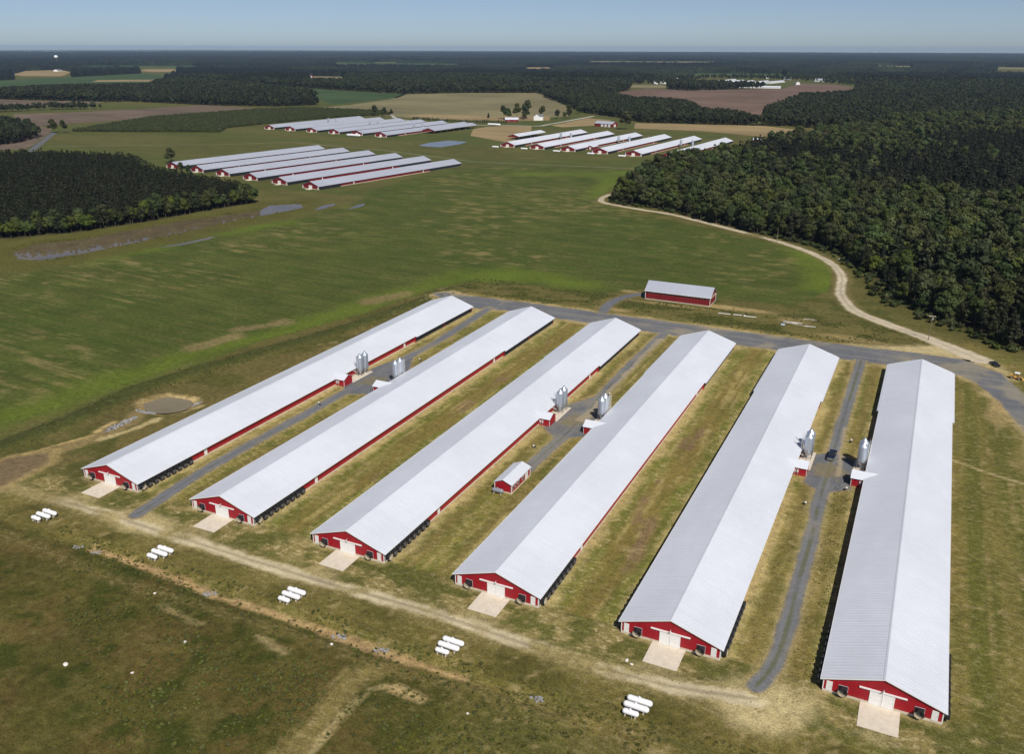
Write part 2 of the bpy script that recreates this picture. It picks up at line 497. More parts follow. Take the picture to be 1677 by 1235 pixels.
TANL = [(-3453.9, 2478.8), (-3200.4, 2350.9), (-3079.4, 2415.9), (-3545.6, 2841.3), (-3960.6, 3113.7), (-3911.2, 2878.3)]
TANL2 = [(-3458.3, 3127.4), (-3235.7, 3010.6), (-3217.6, 3137.1), (-3577.0, 3469.2), (-3696.7, 3402.7)]
TANSTRIP = [(-2518.1, 2085.0), (-2333.3, 2242.8), (-1885.5, 2145.1), (-2048.5, 2274.4), (-2462.9, 2368.5), (-2636.8, 2209.2)]
TANFIELD = [(-1085.7, 1276.3), (-1079.7, 1391.6), (-1071.7, 1478.4), (-1114.5, 1697.6), (-1204.3, 1889.4), (-1100.6, 2010.4), (-936.7, 2095.0), (-841.1, 1951.2), (-661.2, 1624.1), (-571.4, 1404.5), (-611.4, 1297.1), (-666.4, 1255.8), (-756.5, 1238.0), (-836.0, 1271.1)]
WHEAT = [(-817.8, 1280.3), (-754.3, 1253.3), (-660.8, 1245.2), (-609.6, 1270.9), (-563.1, 1307.7), (-598.9, 1390.7), (-690.3, 1344.6), (-803.1, 1334.8)]
WHEAT2 = [(-556.1, 1030.4), (-482.5, 980.1), (-465.3, 956.9), (-513.9, 1130.1), (-543.1, 1195), (-580.1, 1190), (-598.1, 1164.8), (-599.1, 1119.5)]
WHEAT3 = [(-525, 1225), (-527.3, 1381.9), (-480.9, 1362.8), (-450.5, 1276.9), (-474.5, 1238.4), (-498.6, 1203.2)]
WHEATR = [(-398.8, 1230.7), (-304.0, 1235.6), (-212.1, 1192.0), (-169.7, 1307.8), (-240.6, 1355.7), (-373.9, 1337.5), (-427.3, 1323.3)]
BROWNR = [(-700, 1965), (-584, 1803), (-504, 1793), (-439, 1703), (-378, 1536), (-305, 1470), (-262, 1420), (-280, 1580), (-284, 1700), (-288, 1900), (-297, 2090), (-250, 2230), (-242.4, 2812.7), (-323.8, 3015.5), (-441.6, 3063.5), (-426.7, 2628.7), (-540.8, 2527.5), (-627.3, 2402.3), (-773.7, 2491.3), (-770, 2260)]
LSOIL = [(-938.3, 642.6), (-930.8, 666.9), (-975.2, 718.3), (-1078.1, 815.3), (-1127.6, 854.3), (-1200.2, 886.4), (-1060, 700), (-985, 660)]
MIDW = [(-586.6, 1500), (-467.5, 1395), (-420, 1335), (-311.2, 1345), (-216.2, 1362), (-170.0, 1365.2), (-103.7, 1436.2), (-140, 1500), (-256, 1386), (-305, 1467), (-378, 1533), (-439, 1700), (-504, 1790), (-584, 1800), (-691, 1950), (-800, 2180), (-909.4, 2109.2), (-853.8, 1944.7), (-663.4, 1640.8)]
MIDW2 = [(-167.2, 1344.7), (11.5, 1402.4), (147.7, 1625.0), (200, 2775), (-75, 2407), (-198, 2240), (-297, 2090), (-290, 1900), (-286, 1700), (-283, 1580), (-252, 1432), (-215, 1380)]
VILLAGE = [(-960, 2760), (-700, 2700), (-420, 2580), (-230, 2900), (-300, 3650), (-760, 3600), (-980, 3250)]

BACKROAD_T = [(-203, 336), (-196, 343.5), (-162.2, 344.9), (-104.2, 344.6), (-52.8, 344.6), (-11.3, 345.6), (3.7, 347.6), (20.4, 346.5), (32.1, 336.4), (39, 314.2), (46, 285), (52, 250), (44, 235), (40, 262), (36.2, 283.4), (30, 307.1), (24.1, 322.1), (18.4, 327.0), (-5.8, 327.4), (-58.9, 326.8), (-134.4, 328.6), (-161.2, 329.6), (-173.4, 326.4), (-186, 326)]
DRIVES = [smooth_line([(-169.7, 331), (-167.3, 291.4), (-166.9, 271.9), (-167.6, 247.2), (-167.6, 217.5), (-167.6, 192.3), (-168.0, 171.1), (-167.6, 151.4), (-165.3, 129.5)]),
          smooth_line([(-89.2, 330), (-89.6, 299.8), (-89.2, 262.1), (-88.2, 236.4), (-87.8, 220.2), (-88.3, 208.9), (-88.7, 194)]),
          smooth_line([(-14.3, 330), (-14.2, 295.0), (-14.2, 266.7), (-13.9, 234.0), (-13.9, 214.5), (-13.2, 191.3), (-13.0, 169.1), (-12.7, 150.9), (-13.2, 141), (-14.9, 133.8)])]
DRIVE_W = [1.95, 1.9, 1.75]
YARDS = [[(-172.6, 224), (-172.0, 246), (-167, 262), (-158.5, 245), (-158.2, 222), (-166, 218)],
         [(-96.3, 222.5), (-96.2, 241.5), (-91, 252), (-86, 250), (-81.6, 240), (-82, 221), (-90, 216)],
         [(-19.0, 220), (-18.6, 238.5), (-13, 243), (-7.6, 238), (-7.4, 220.5), (-14, 215)]]
SHEDROAD = smooth_line([(-121.8, 343), (-124, 360), (-121.8, 373), (-116, 381.5), (-110, 383)])
DIRTROAD = smooth_line([(-222, 668), (-228.7, 655.2), (-228.0, 632.5), (-218.3, 614.6), (-185.2, 599.4), (-160.3, 590.3), (-110.6, 555.2), (-72.3, 525.4), (-47.9, 495.3), (-35.5, 462.0), (-31.7, 424.7), (-22.9, 397.4), (-6.9, 380.3), (11.9, 363.7), (26.5, 348.0)])
FRONT = smooth_line([(-215, 125), (-191.3, 126.0), (-167.9, 126.5), (-154.5, 126.2), (-110.7, 126.1), (-80.4, 127.0), (-52.4, 126.2), (-31.0, 126.8), (-14.3, 130.3)])
BANK = [(-162.8, 114.1), (-153.3, 114.4), (-133.9, 113.6), (-125.2, 112.8), (-109.8, 113.1), (-94.3, 112.9), (-79.8, 112.7), (-64.0, 113.0)]
BTRACK = [(-79.5, 109), (-81.5, 104), (-81.3, 95.6), (-80.6, 87.9), (-80.8, 70)]
FARMTRACK = [(-928.8, 696.4), (-864.1, 743.4), (-779.7, 792.9), (-707.7, 859.9), (-570.2, 838.9), (-419.7, 789.8), (-343.8, 800.4), (-240, 815)]
FARMROAD = smooth_line([(-851.3, 1294.5), (-776.0, 1214.3), (-645.1, 1180.8), (-583.5, 1195.6), (-538.7, 1206.2), (-535.5, 1244.0), (-534.5, 1425.0)])
LANE = [(-905, 655), (-983.7, 730.6), (-1075.0, 818)]
PIT = [(-221.5, 182.8), (-219.7, 189.8), (-213, 192), (-207.4, 190.8), (-205.3, 185.4), (-209.7, 179.9), (-216, 179.5)]

def ground_z(x, y):
    z = np.zeros(x.shape)
    d = line_dist(x, y, [(-172, 113.4)] + BANK + [(-45, 113.6)])
    z -= 0.75 * (1 - sst(0.6, 3.4, d + (fbm(x, y, 3, 2, 51) - .5) * 1.5))
    z -= 1.5 * sst(-3.5, 2.0, poly_sd(x, y, PIT))
    z += 0.9 * (1 - sst(1.5, 6.0, line_dist(x, y, BERM))) * (0.6 + 0.8 * fbm(x, y, 12, 2, 77))
    return z

def ground_col(x, y):
    """natural surface colours (albedo) of soil, straw and grass; 4th value: share of loose straw"""
    n_l = fbm(x, y, 60, 4, 1); n_m = fbm(x, y, 14, 4, 2); n_s = fbm(x, y, 3.2, 3, 3); n_f = fbm(x, y, 1.7, 2, 4)
    C = np.empty(x.shape + (4,))
    def setc(mask, col, dry=None):
        m = np.clip(mask, 0, 1)[..., None]
        C[..., :3] = C[..., :3] * (1 - m) + np.array(col) * m
        if dry is not None:
            C[..., 3] = C[..., 3] * (1 - m[..., 0]) + dry * m[..., 0]
    C[..., :3] = (0.078, 0.083, 0.026); C[..., 3] = 0.1
    setc(sst(0.42, 0.62, n_l), (0.098, 0.097, 0.034))
    setc(sst(0.5, 0.7, n_m) * 0.5, (0.115, 0.10, 0.042))
    # home farm
    pad = sst(-4, 4, poly_sd(x, y, [(-204, 60), (-206, 350), (-100, 372), (40, 372), (120, 250), (120, 40), (-190, 40)]) + (n_m - .5) * 10)
    setc(pad, (0.165, 0.138, 0.046), 0.3)
    setc(pad * sst(0.45, 0.62, n_m), (0.122, 0.116, 0.034))
    # right of the last house: mown strips along y
    rs = sst(17, 19, x) * sst(-130, -90, -y + 0 * x) * 0 + sst(17, 20, x) * (y < 330)
    st = vnoise(x / 1.6, y / 60, 21) * 0.6 + vnoise(x / 4.3, y / 90, 22) * 0.4
    setc(rs * 0.8, (0.150, 0.132, 0.042), 0.25)
    setc(rs * sst(0.42, 0.62, st), (0.104, 0.106, 0.026))
    setc(rs * sst(0.66, 0.82, vnoise(x / 2.2, y / 40, 25)) * sst(0.4, .6, n_m), (0.20, 0.165, 0.075), 0.5)
    # meadow in front of the ditch
    lm = sst(116, 110, y + (n_m - .5) * 4) * sst(-20, -60, x * 0.8 + (y - 60) * 0.25)
    setc(lm, (0.076, 0.070, 0.0185), 0.05)
    setc(lm * sst(0.46, 0.66, fbm(x, y, 9, 4, 31)), (0.096, 0.075, 0.025), 0.08)
    setc(lm * sst(0.52, 0.66, fbm(x, y, 5, 4, 32)), (0.047, 0.055, 0.011), 0.0)
    lr = sst(118, 112, y) * sst(-62, -40, x)
    setc(lr * 0.8, (0.112, 0.100, 0.036), 0.15)
    setc(lr * sst(0.5, 0.66, fbm(x, y, 8, 4, 34)), (0.074, 0.078, 0.022), 0.05)
    setc(lr * sst(0.58, 0.7, fbm(x, y, 11, 4, 37)) * 0.6, (0.125, 0.085, 0.045), 0.1)
    # strip before the gables: greener
    fs = sst(127, 129, y) * sst(142, 137, y) * sst(-212, -200, x)
    setc(fs * 0.9, (0.096, 0.100, 0.029), 0.2)
    setc(fs * sst(0.53, 0.62, fbm(x, y, 5.5, 4, 36)) * 0.9, (0.23, 0.187, 0.085), 0.9)
    mid = sst(127, 124, y) * sst(114, 117, y) * sst(-205, -190, x)
    setc(mid * 0.8, (0.124, 0.106, 0.036), 0.16)
    setc(mid * sst(0.5, 0.68, fbm(x, y, 8, 4, 35)), (0.090, 0.082, 0.024), 0.05)
    # between the houses
    inside = (y > 139) & (y < 327)
    for i in range(5):
        xl, xr = HX[i] + 10.0, HX[i + 1] - 10.0
        g = ((x > xl - 1) & (x < xr + 1) & inside).astype(float)
        e = np.minimum(x - xl, xr - x); mx = (xl + xr) / 2
        if i % 2 == 0:
            setc(g, (0.195, 0.172, 0.052), 0.55)
            setc(g * sst(0.47, 0.6, fbm(x, y * 0.6, 5, 4, 40 + i)), (0.128, 0.134, 0.034), 0.3)
            cu = 1 - sst(0.8, 2.6, np.abs(e - 4.6))
            setc(g * cu * 0.5, (0.185, 0.130, 0.058), 0.1)
        else:
            setc(g, (0.180, 0.170, 0.048), 0.8)
            setc(g * sst(0.48, 0.58, fbm(x * 0.7, y, 4, 4, 40 + i)), (0.135, 0.146, 0.032), 0.4)
            w = 1 - sst(2.2, 5.0, np.abs(x - mx + (n_m - .5) * 5))
            setc(g * w * 0.85, (0.190, 0.142, 0.050), 0.1)
            setc(g * w * sst(0.60, 0.68, fbm(x, y * 0.45, 6, 3, 44 + i)), (0.200, 0.135, 0.085), 0.0)
        ln = vnoise(x / 0.8, y / 16, 140 + i) * 0.6 + vnoise(x / 1.7, y / 30, 150 + i) * 0.4
        setc(g * sst(0.58, 0.78, ln) * sst(0.4, 0.56, n_m) * 0.7, (0.36, 0.295, 0.135), 0.5)
        setc(g * sst(0.60, 0.8, vnoise(x / 1.3, y / 20, 160 + i)) * 0.55, (0.118, 0.122, 0.030), 0.1)
        sw = 1 - sst(0.9, 3.4, e + (n_s - .5) * 3.2)
        setc(g * sw * sst(0.26, 0.48, n_m) * 0.85, (0.44, 0.355, 0.190), 0.5)
    # crop field
    fd = poly_sd(x, y, FIELD)
    f = sst(-2.5, 2.5, fd + (n_s - .5) * 4)
    ys = y + 0.10 * x
    sk = vnoise(x / 34, ys / 3.2, 61) * 0.5 + vnoise(x / 17, ys / 1.7, 62) * 0.3 + n_l * 0.2
    setc(f, (0.056, 0.077, 0.0172), 0.0)
    setc(f * sst(0.35, 0.7, sk), (0.079, 0.098, 0.024), 0.0)
    setc(f * sst(0.35, 0.65, fbm(x, y, 45, 3, 63)) * 0.6, (0.051, 0.076, 0.016), 0.0)
    setc(f * sst(0.45, 0.75, vnoise(x / 60, ys / 0.95, 67)) * 0.35, (0.100, 0.100, 0.034), 0.0)
    zone = sst(0.44, 0.60, fbm(x, y, 70, 3, 64))
    setc(f * sst(0.53, 0.68, vnoise(x / 16, ys / 1.1, 65) * 0.45 + fbm(x * 0.6, ys, 3.4, 4, 66) * 0.55) * (0.15 + 0.52 * zone), (0.215, 0.178, 0.088), 0.0)
    for b in BRIGHT:
        d = line_dist(x, y, b)
        setc(np.maximum(f, 0.6) * (1 - sst(2, 17, d + (n_m - .5) * 12)) * 0.85, (0.100, 0.138, 0.021), 0.0)
    # mowed strip of bare soil inside the field
    for q in ([(-238, 272), (-246, 258)], [(-222, 315), (-216, 334)], [(-247, 232), (-242, 250)]):
        d = line_dist(x, y, q)
        setc(f * (1 - sst(2, 7, d + (n_m - .5) * 9)) * 0.7, (0.20, 0.15, 0.085), 0.3)
    # berm with rank weeds, and brown slope behind the first house
    bd = line_dist(x, y, BERM)
    setc((1 - sst(3, 8, bd + (n_s - .5) * 4)) * 0.9, (0.060, 0.070, 0.021), 0.0)
    sl = sst(2.0, 6.0, bd) * (x > -230) * (x < -190) * sst(130, 140, y) * (y < 352) * (fd < 0)
    setc(sl * 0.75, (0.120, 0.098, 0.040), 0.1)
    setc(sl * sst(0.5, 0.66, n_m), (0.083, 0.083, 0.026), 0.0)
    back = sst(348, 351, y) * sst(-205, -195, x) * (fd < 1) * (x < 20)
    setc(back * 0.85, (0.112, 0.100, 0.036), 0.15)
    setc(back * sst(0.5, 0.62, fbm(x * 0.5, y, 7, 4, 71)), (0.072, 0.078, 0.022), 0.0)
    # land around the big pond and along the forest
    pd = poly_sd(x, y, POND)
    setc((1 - sst(6, 34, -pd)) * (fd < 0) * (x < -380), (0.092, 0.090, 0.026), 0.0)
    setc((1 - sst(0.3, 2.2, -pd + (n_s - .5) * 3)) * 0.7, (0.100, 0.082, 0.036), 0.0)
    g4 = (1 - sst(2, 14, -poly_sd(x, y, POND4)))
    setc(g4 * 0.6, (0.06, 0.062, 0.024), 0)
    rv = poly_sd(x, y, RFOREST)
    setc((1 - sst(6, 16, -rv)) * (y > 350) * 0.75, (0.088, 0.083, 0.028), 0.0)
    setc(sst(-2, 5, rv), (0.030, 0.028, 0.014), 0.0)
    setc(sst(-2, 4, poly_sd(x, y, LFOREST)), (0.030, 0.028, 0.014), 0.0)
    # green belts and bare lanes of the neighbouring farms
    n2 = (y > 560) * (x < -250)
    setc(n2 * sst(0.4, 0.6, fbm(x * 0.3, y, 40, 3, 81)) * 0.6 * (fd < 0), (0.066, 0.090, 0.023), 0)
    # bare soil
    wig = (n_s - .5) * 3.4 + (n_f - .5) * 1.6
    for pts, w, col, k in ((FRONT, 2.3, (0.36, 0.29, 0.165), 0.7), (BTRACK, 3.0, (0.195, 0.158, 0.066), 0.9), ([(-79.5, 109), (-60, 112), (-30, 112), (0, 108)], 2.2, (0.175, 0.140, 0.055), 0.7),
                           ([(-79.5, 109), (-100, 109.5), (-150, 107), (-200, 110)], 2.0, (0.130, 0.104, 0.040), 0.6),
                           ([(16, 252), (26, 247), (50, 239), (90, 228)], 0.6, (0.40, 0.33, 0.21), 0.9),
                           (smooth_line([(-68, 104), (-73, 105.2), (-77, 103), (-78.2, 96), (-77.8, 86), (-78.2, 74)]), 0.7, (0.37, 0.30, 0.175), 0.75), (smooth_line([(-85, 106), (-84.3, 98), (-84, 88), (-84, 76)]), 0.4, (0.27, 0.215, 0.11), 0.55), ([(-74, 104.5), (-68, 104.5)], 1.3, (0.42, 0.31, 0.18), 0.9),
                           ([(-106, 105.5), (-98, 103.8)], 0.8, (0.34, 0.27, 0.16), 0.7), ([(-131, 104.8), (-119, 103.2)], 0.9, (0.30, 0.23, 0.13), 0.6)):
        d = line_dist(x, y, pts)
        setc((1 - sst(w * 0.45, w * 1.25, d + wig * (0.5 if w > 1.5 else 0.2))) * k, col, 0.35)
    dF = line_dist(x, y, FRONT)
    setc((1 - sst(1.5, 5.0, dF + (n_m - .5) * 9)) * 0.4, (0.22, 0.185, 0.09), 0.6)
    setc((1 - sst(0.25, 0.9, np.abs(dF - 0.0))) * 0.45 * sst(.4, .6, n_m), (0.17, 0.145, 0.065), 0.2)
    jd = np.hypot(x + 12, (y - 130) * 1.2)
    setc((1 - sst(4, 11, jd + (n_m - .5) * 9)) * 0.9, (0.46, 0.385, 0.245), 0.3)
    jd = np.hypot((x + 163) * 0.7, (y - 127.5) * 1.5)
    setc((1 - sst(2.5, 8, jd + (n_m - .5) * 9)) * 0.85, (0.44, 0.36, 0.22), 0.3)
    for hx in HX:
        jd = np.hypot((x - hx) / 4.2, (y - 129.6) / 2.2)
        setc((1 - sst(0.6, 1.3, jd + (n_m - .5) * 1.2)) * 0.6, (0.34, 0.28, 0.17), 0.4)
        fw = np.maximum(np.abs(x - hx) - 10.0, np.abs(y - HY - HL / 2) - HL / 2)
        setc((1 - sst(0.3, 1.3, fw + (n_f - .5) * 1.5)) * 0.55, (0.36, 0.29, 0.175), 0.3)
    bk = line_dist(x, y, BANK)
    setc((1 - sst(0.55, 1.35, bk + wig * 0.34)) * 0.9, (0.44, 0.305, 0.185), 0.0)
    setc((1 - sst(0.55, 1.35, bk + wig * 0.34)) * sst(0.5, 0.75, vnoise(x / 0.9, y / 4.0, 91)) * 0.6, (0.30, 0.20, 0.11), 0.0)
    # basin, its eroded outlet and the silted hollow
    ps = poly_sd(x, y, PIT)
    setc((1 - sst(0.6, 3.2, -ps + wig)) * 0.9, (0.36, 0.27, 0.15), 0)
    for pts, w, col in (([(-216, 177.5), (-212, 168), (-211.5, 160), (-213, 152), (-216, 145)], 3.6, (0.23, 0.175, 0.095)), ([(-206.5, 175), (-207.5, 165), (-210, 157)], 1.5, (0.44, 0.36, 0.22)),
                        ([(-217, 168), (-215.5, 160)], 1.1, (0.46, 0.34, 0.19)), ([(-214.5, 158), (-219, 146), (-222, 138), (-227, 128)], 0.7, (0.42, 0.31, 0.17)), ([(-219.5, 192.3), (-208, 193)], 1.1, (0.44, 0.34, 0.20)), ([(-203.5, 183), (-202, 189)], 0.9, (0.40, 0.32, 0.19))):
        d = line_dist(x, y, pts)
        setc((1 - sst(w * 0.4, w * 1.1, d + wig * 0.35 * min(w, 2))) * 0.9, col, 0)
    hol = sst(-1.0, 1.6, poly_sd(x, y, [(-225, 118), (-223.5, 138), (-216, 146), (-209.5, 141), (-207, 120)]) + wig)
    setc(hol, (0.165, 0.122, 0.082), 0)
    setc((1 - sst(0.8, 2.0, np.abs(poly_sd(x, y, [(-225, 118), (-223.5, 138), (-216, 146), (-209.5, 141), (-207, 120)])) + wig * .5)) * 0.6, (0.33, 0.25, 0.13), 0)
    d = np.hypot((x + 218) / 3.2, (y - 222) / 6.0)
    # bare ground along the back road, the shed and the machine bay
    br = poly_sd(x, y, BACKROAD_T)
    side = -br
    setc((1 - sst(0.5, 4.2, side + (n_s - .5) * 5)) * sst(0.30, 0.52, n_m) * 0.9, (0.39, 0.305, 0.18), 0.3)
    lot = sst(-2, 3, poly_sd(x, y, [(-20, 347), (12, 360), (32, 348), (36, 334), (20, 347)]) + wig)
    setc(lot, (0.47, 0.39, 0.255), 0.1)
    for cx_, cy_, rx, ry, k in ((-70, 377, 22, 4, .8), (-97, 370, 20, 2.5, .5), (44, 270, 11, 34, 0.75), (-122, 384, 5, 3, .7), (30, 300, 4, 22, .7), (-120, 352, 9, 3, .8), (-18, 354, 18, 5, .5), (-44, 370, 10, 5, .4)):
        d = np.hypot((x - cx_) / rx, (y - cy_) / ry)
        setc((1 - sst(0.45, 1.15, d + (n_m - .5) * 1.1)) * k, (0.36, 0.27, 0.15), 0.3)
    for dr, w in zip(DRIVES, DRIVE_W):
        d = line_dist(x, y, dr)
        setc((1 - sst(w, w + 1.8, d + (n_s - .5) * 2.0)) * 0.75, (0.35, 0.275, 0.155), 0.3)
    for yd in YARDS:
        d = -poly_sd(x, y, yd)
        setc((1 - sst(0, 2.2, d + (n_s - .5) * 2.0)) * 0.7, (0.32, 0.24, 0.13), 0.3)
    for pts, w in ((DIRTROAD, 2.6), (SHEDROAD, 2.6)):
        d = line_dist(x, y, pts)
        setc((1 - sst(w, w + 3.5, d + (n_s - .5) * 4)) * 0.55, (0.185, 0.145, 0.070), 0.2)
    # small wheel-worn spots and mole hills
    sp = fbm(x, y, 2.4, 3, 99)
    setc(pad * (1 - lm) * sst(0.70, 0.78, sp) * 0.55 * (y < 350), (0.33, 0.26, 0.15), 0.2)
    setc(lm * sst(0.58, 0.70, fbm(x, y, 3.0, 4, 33)) * 0.5, (0.125, 0.108, 0.040), 0.1)
    setc(lm * sst(0.75, 0.80, sp) * 0.35, (0.18, 0.135, 0.07), 0)
    C[..., :3] *= (0.95, 0.93, 0.74)
    return np.clip(C, 0.004, 0.9)

def colour_mesh(me, C):
    a = me.color_attributes.new('col', 'FLOAT_COLOR', 'POINT')
    a.data.foreach_set('color', np.ascontiguousarray(C, dtype=np.float32).ravel())

def grid_mesh(name, xs, ys, keep=None, zfun=ground_z, cfun=ground_col, dz=0.0):
    X, Y = np.meshgrid(xs, ys)
    nx, ny = len(xs), len(ys)
    idx = np.arange(nx * ny).reshape(ny, nx)
    q = np.stack([idx[:-1, :-1], idx[:-1, 1:], idx[1:, 1:], idx[1:, :-1]], -1).reshape(-1, 4)
    if keep is not None:
        k = keep(X, Y).ravel()
        q = q[k[q].any(1)]
        used = np.unique(q)
        remap = np.full(nx * ny, -1); remap[used] = np.arange(len(used))
        q = remap[q]
        X = X.ravel()[used]; Y = Y.ravel()[used]
    else:
        X = X.ravel(); Y = Y.ravel()
    Z = zfun(X, Y) + dz
    me = bpy.data.meshes.new(name)
    me.vertices.add(len(X)); me.loops.add(q.size); me.polygons.add(len(q))
    me.vertices.foreach_set('co', np.stack([X, Y, Z], -1).astype(np.float32).ravel())
    me.loops.foreach_set('vertex_index', q.ravel().astype(np.int32))
    me.polygons.foreach_set('loop_start', (np.arange(len(q)) * 4).astype(np.int32))
    me.update(calc_edges=True)
    me.polygons.foreach_set('use_smooth', np.ones(len(q), bool))
    me.materials.append(M['ground'])
    colour_mesh(me, cfun(X, Y))
    return me

def axis(segs):
    out = []
    for a, b, s in segs:
        n = max(1, int(round((b - a) / s)))
        out.append(np.linspace(a, b, n, endpoint=False))
    return np.concatenate(out + [[segs[-1][1]]])

def geo_axis(a, b, n):
    return a + (b - a) * (np.linspace(0, 1, n + 1)[1:] ** 2.2)

xs = axis([(-480, -262, 3.0), (-262, 62, 0.9), (62, 130, 4)])
xs = np.concatenate([(-480 - geo_axis(0, 23500, 50))[::-1], xs, 130 + geo_axis(0, 23800, 36)])
ys = axis([(20, 66, 5), (66, 392, 0.9), (392, 700, 2.6), (700, 1300, 6)])
ys = np.concatenate([(20 - geo_axis(0, 23800, 20))[::-1], ys, 1300 + geo_axis(0, 22600, 60)])
ground = inst('ground', grid_mesh('ground', xs, ys))
tag(ground, 'grassy farmland with a green crop field and worn soil', None, kind='structure')

# ------------------------------------------------------------------ roads (sheets laid just above the ground; ragged edges fade into the same soil)
GRAVEL = np.array((0.132, 0.137, 0.150))
def road(name, label, maskf, colf, bbox, res=0.6, dz=0.02):
    def keep(X, Y):
        return maskf(X, Y) > 0.01
    def cf(X, Y):
        C = ground_col(X, Y)
        m = np.clip(maskf(X, Y), 0, 1)[..., None]
        C[..., :3] = C[..., :3] * (1 - m) + colf(X, Y) * m
        C[..., 3] *= 1 - m[..., 0]
        return C
    me = grid_mesh(name, np.arange(bbox[0], bbox[2], res), np.arange(bbox[1], bbox[3], res), keep, ground_z, cf, dz)
    co = np.empty(len(me.vertices) * 3, np.float32); me.vertices.foreach_get('co', co); co = co.reshape(-1, 3).astype(float)
    a = me.attributes.new('packed', 'FLOAT', 'POINT')
    a.data.foreach_set('value', np.clip(maskf(co[:, 0], co[:, 1]), 0, 1).astype(np.float32))
    return tag(inst(name, me), label, kind='structure')

def gravel_col(X, Y, d=None, median=0.0, seed=0):
    n = fbm(X, Y, 5, 4, 200 + seed)[..., None]
    c = GRAVEL * (0.86 + 0.3 * n)
    t = sst(0.54, 0.72, fbm(X * 0.5, Y * 0.5, 9, 4, 210 + seed))[..., None] * 0.45
    c = c * (1 - t) + np.array((0.27, 0.235, 0.165)) * t
    if d is not None:
        w = ((1 - sst(0.25, 0.7, np.abs(d - 0.9))) * 0.5)[..., None]
        c = c * (1 - w) + np.array((0.205, 0.205, 0.208)) * w
        if median:
            g = ((1 - sst(0.2, 0.6, d)) * median * sst(0.35, 0.55, fbm(X, Y, 6, 3, 220)))[..., None]
            c = c * (1 - g) + np.array((0.115, 0.12, 0.05)) * g
    return c

def ragged(X, Y, amp=1.0, seed=300):
    return (fbm(X, Y, 2.6, 3, seed) - .5) * 2.2 * amp + (fbm(X, Y, 9, 2, seed + 5) - .5) * 1.6 * amp

def back_col(X, Y):
    c = gravel_col(X, Y, seed=3)
    k = (sst(0.5, 0.68, vnoise(X / 30, Y / 1.5, 231)) * 0.35)[..., None]
    c = c * (1 - k) + np.array((0.25, 0.235, 0.20)) * k
    k = (sst(0.62, 0.74, fbm(X, Y, 12, 3, 233)) * 0.45)[..., None]
    return c * (1 - k) + np.array((0.33, 0.28, 0.18)) * k
road('gravel_road', 'wide grey gravel road running behind the six foreground poultry houses',
     lambda X, Y: sst(-0.5, 0.6, poly_sd(X, Y, BACKROAD_T) + ragged(X, Y, 0.6)), back_col, (-208, 228, 58, 352), 0.7)
for i, (dr, w, nm) in enumerate(zip(DRIVES, DRIVE_W, ('leftmost', 'middle', 'right-hand'))):
    bx = [p[0] for p in dr]
    lo = min(p[1] for p in dr) - 3
    def mf(X, Y, dr=dr, w=w, yd=YARDS[i]):
        r = ragged(X, Y, 0.3)
        a = sst(-0.4, 0.5, w - line_dist(X, Y, dr) + r)
        return np.maximum(a, sst(-0.5, 0.6, poly_sd(X, Y, yd) + r)) * (Y < 329.0)
    def cf(X, Y, dr=dr, i=i):
        c = gravel_col(X, Y, line_dist(X, Y, dr), (0.25, 0.35, 0.75)[i], i)
        yc = [(-164, 232), (-89, 232), (-13.5, 229)][i]
        d = np.hypot((X - yc[0]) / 4.5, (Y - yc[1]) / 6.5)
        k = ((1 - sst(0.5, 1.1, d + (fbm(X, Y, 3.5, 3, 240 + i) - .5) * 1.4)) * 0.7)[..., None]
        c = c * (1 - k) + np.array((0.20, 0.165, 0.085)) * k
        if i == 1:
            k = ((1 - sst(1.0, 1.9, line_dist(X, Y, [(-88.3, 320), (-87.0, 246), (-87.5, 232)]) + (fbm(X, Y, 4, 3, 250) - .5) * 2)) * 0.75)[..., None]
            c = c * (1 - k) + np.array((0.34, 0.285, 0.19)) * k
        if i == 2:
            k = ((1 - sst(0.4, 1.3, line_dist(X, Y, [(-12.6, 262), (-11.8, 243), (-11.2, 228)]) + (fbm(X, Y, 4, 3, 251) - .5) * 1.6)) * 0.7)[..., None]
            c = c * (1 - k) + np.array((0.38, 0.31, 0.20)) * k
        return c
    road('gravel_drive', '%s grey gravel drive between two poultry houses with a wider yard at the silos' % nm, mf, cf,
         (min(bx) - 12, lo, max(bx) + 12, 331), 0.5, 0.024)
road('gravel_drive', 'short curved gravel drive leading to the red litter shed',
     lambda X, Y: sst(-0.4, 0.5, 2.4 - line_dist(X, Y, SHEDROAD) + ragged(X, Y, 0.45)) * (Y > 343.2), lambda X, Y: gravel_col(X, Y, seed=8), (-130, 340, -104, 390), 0.6, 0.024)
road('dirt_road', 'pale sandy track winding along the edge of the right-hand forest',
     lambda X, Y: sst(-0.6, 0.6, 2.1 + 0.9 * sst(430, 380, Y) + 1.6 * sst(372, 352, Y) - line_dist(X, Y, DIRTROAD) + ragged(X, Y, 0.6)) * (1 - 0.85 * (1 - sst(4, 11, np.hypot(X + 96, Y - 543)))),
     lambda X, Y: np.array((0.50, 0.43, 0.31)) * (0.8 + 0.4 * fbm(X, Y, 4, 4, 260))[..., None] * (1 - 0.35 * (1 - sst(0.15, 0.6, line_dist(X, Y, DIRTROAD))))[..., None], (-240, 345, 34, 672), 0.8)
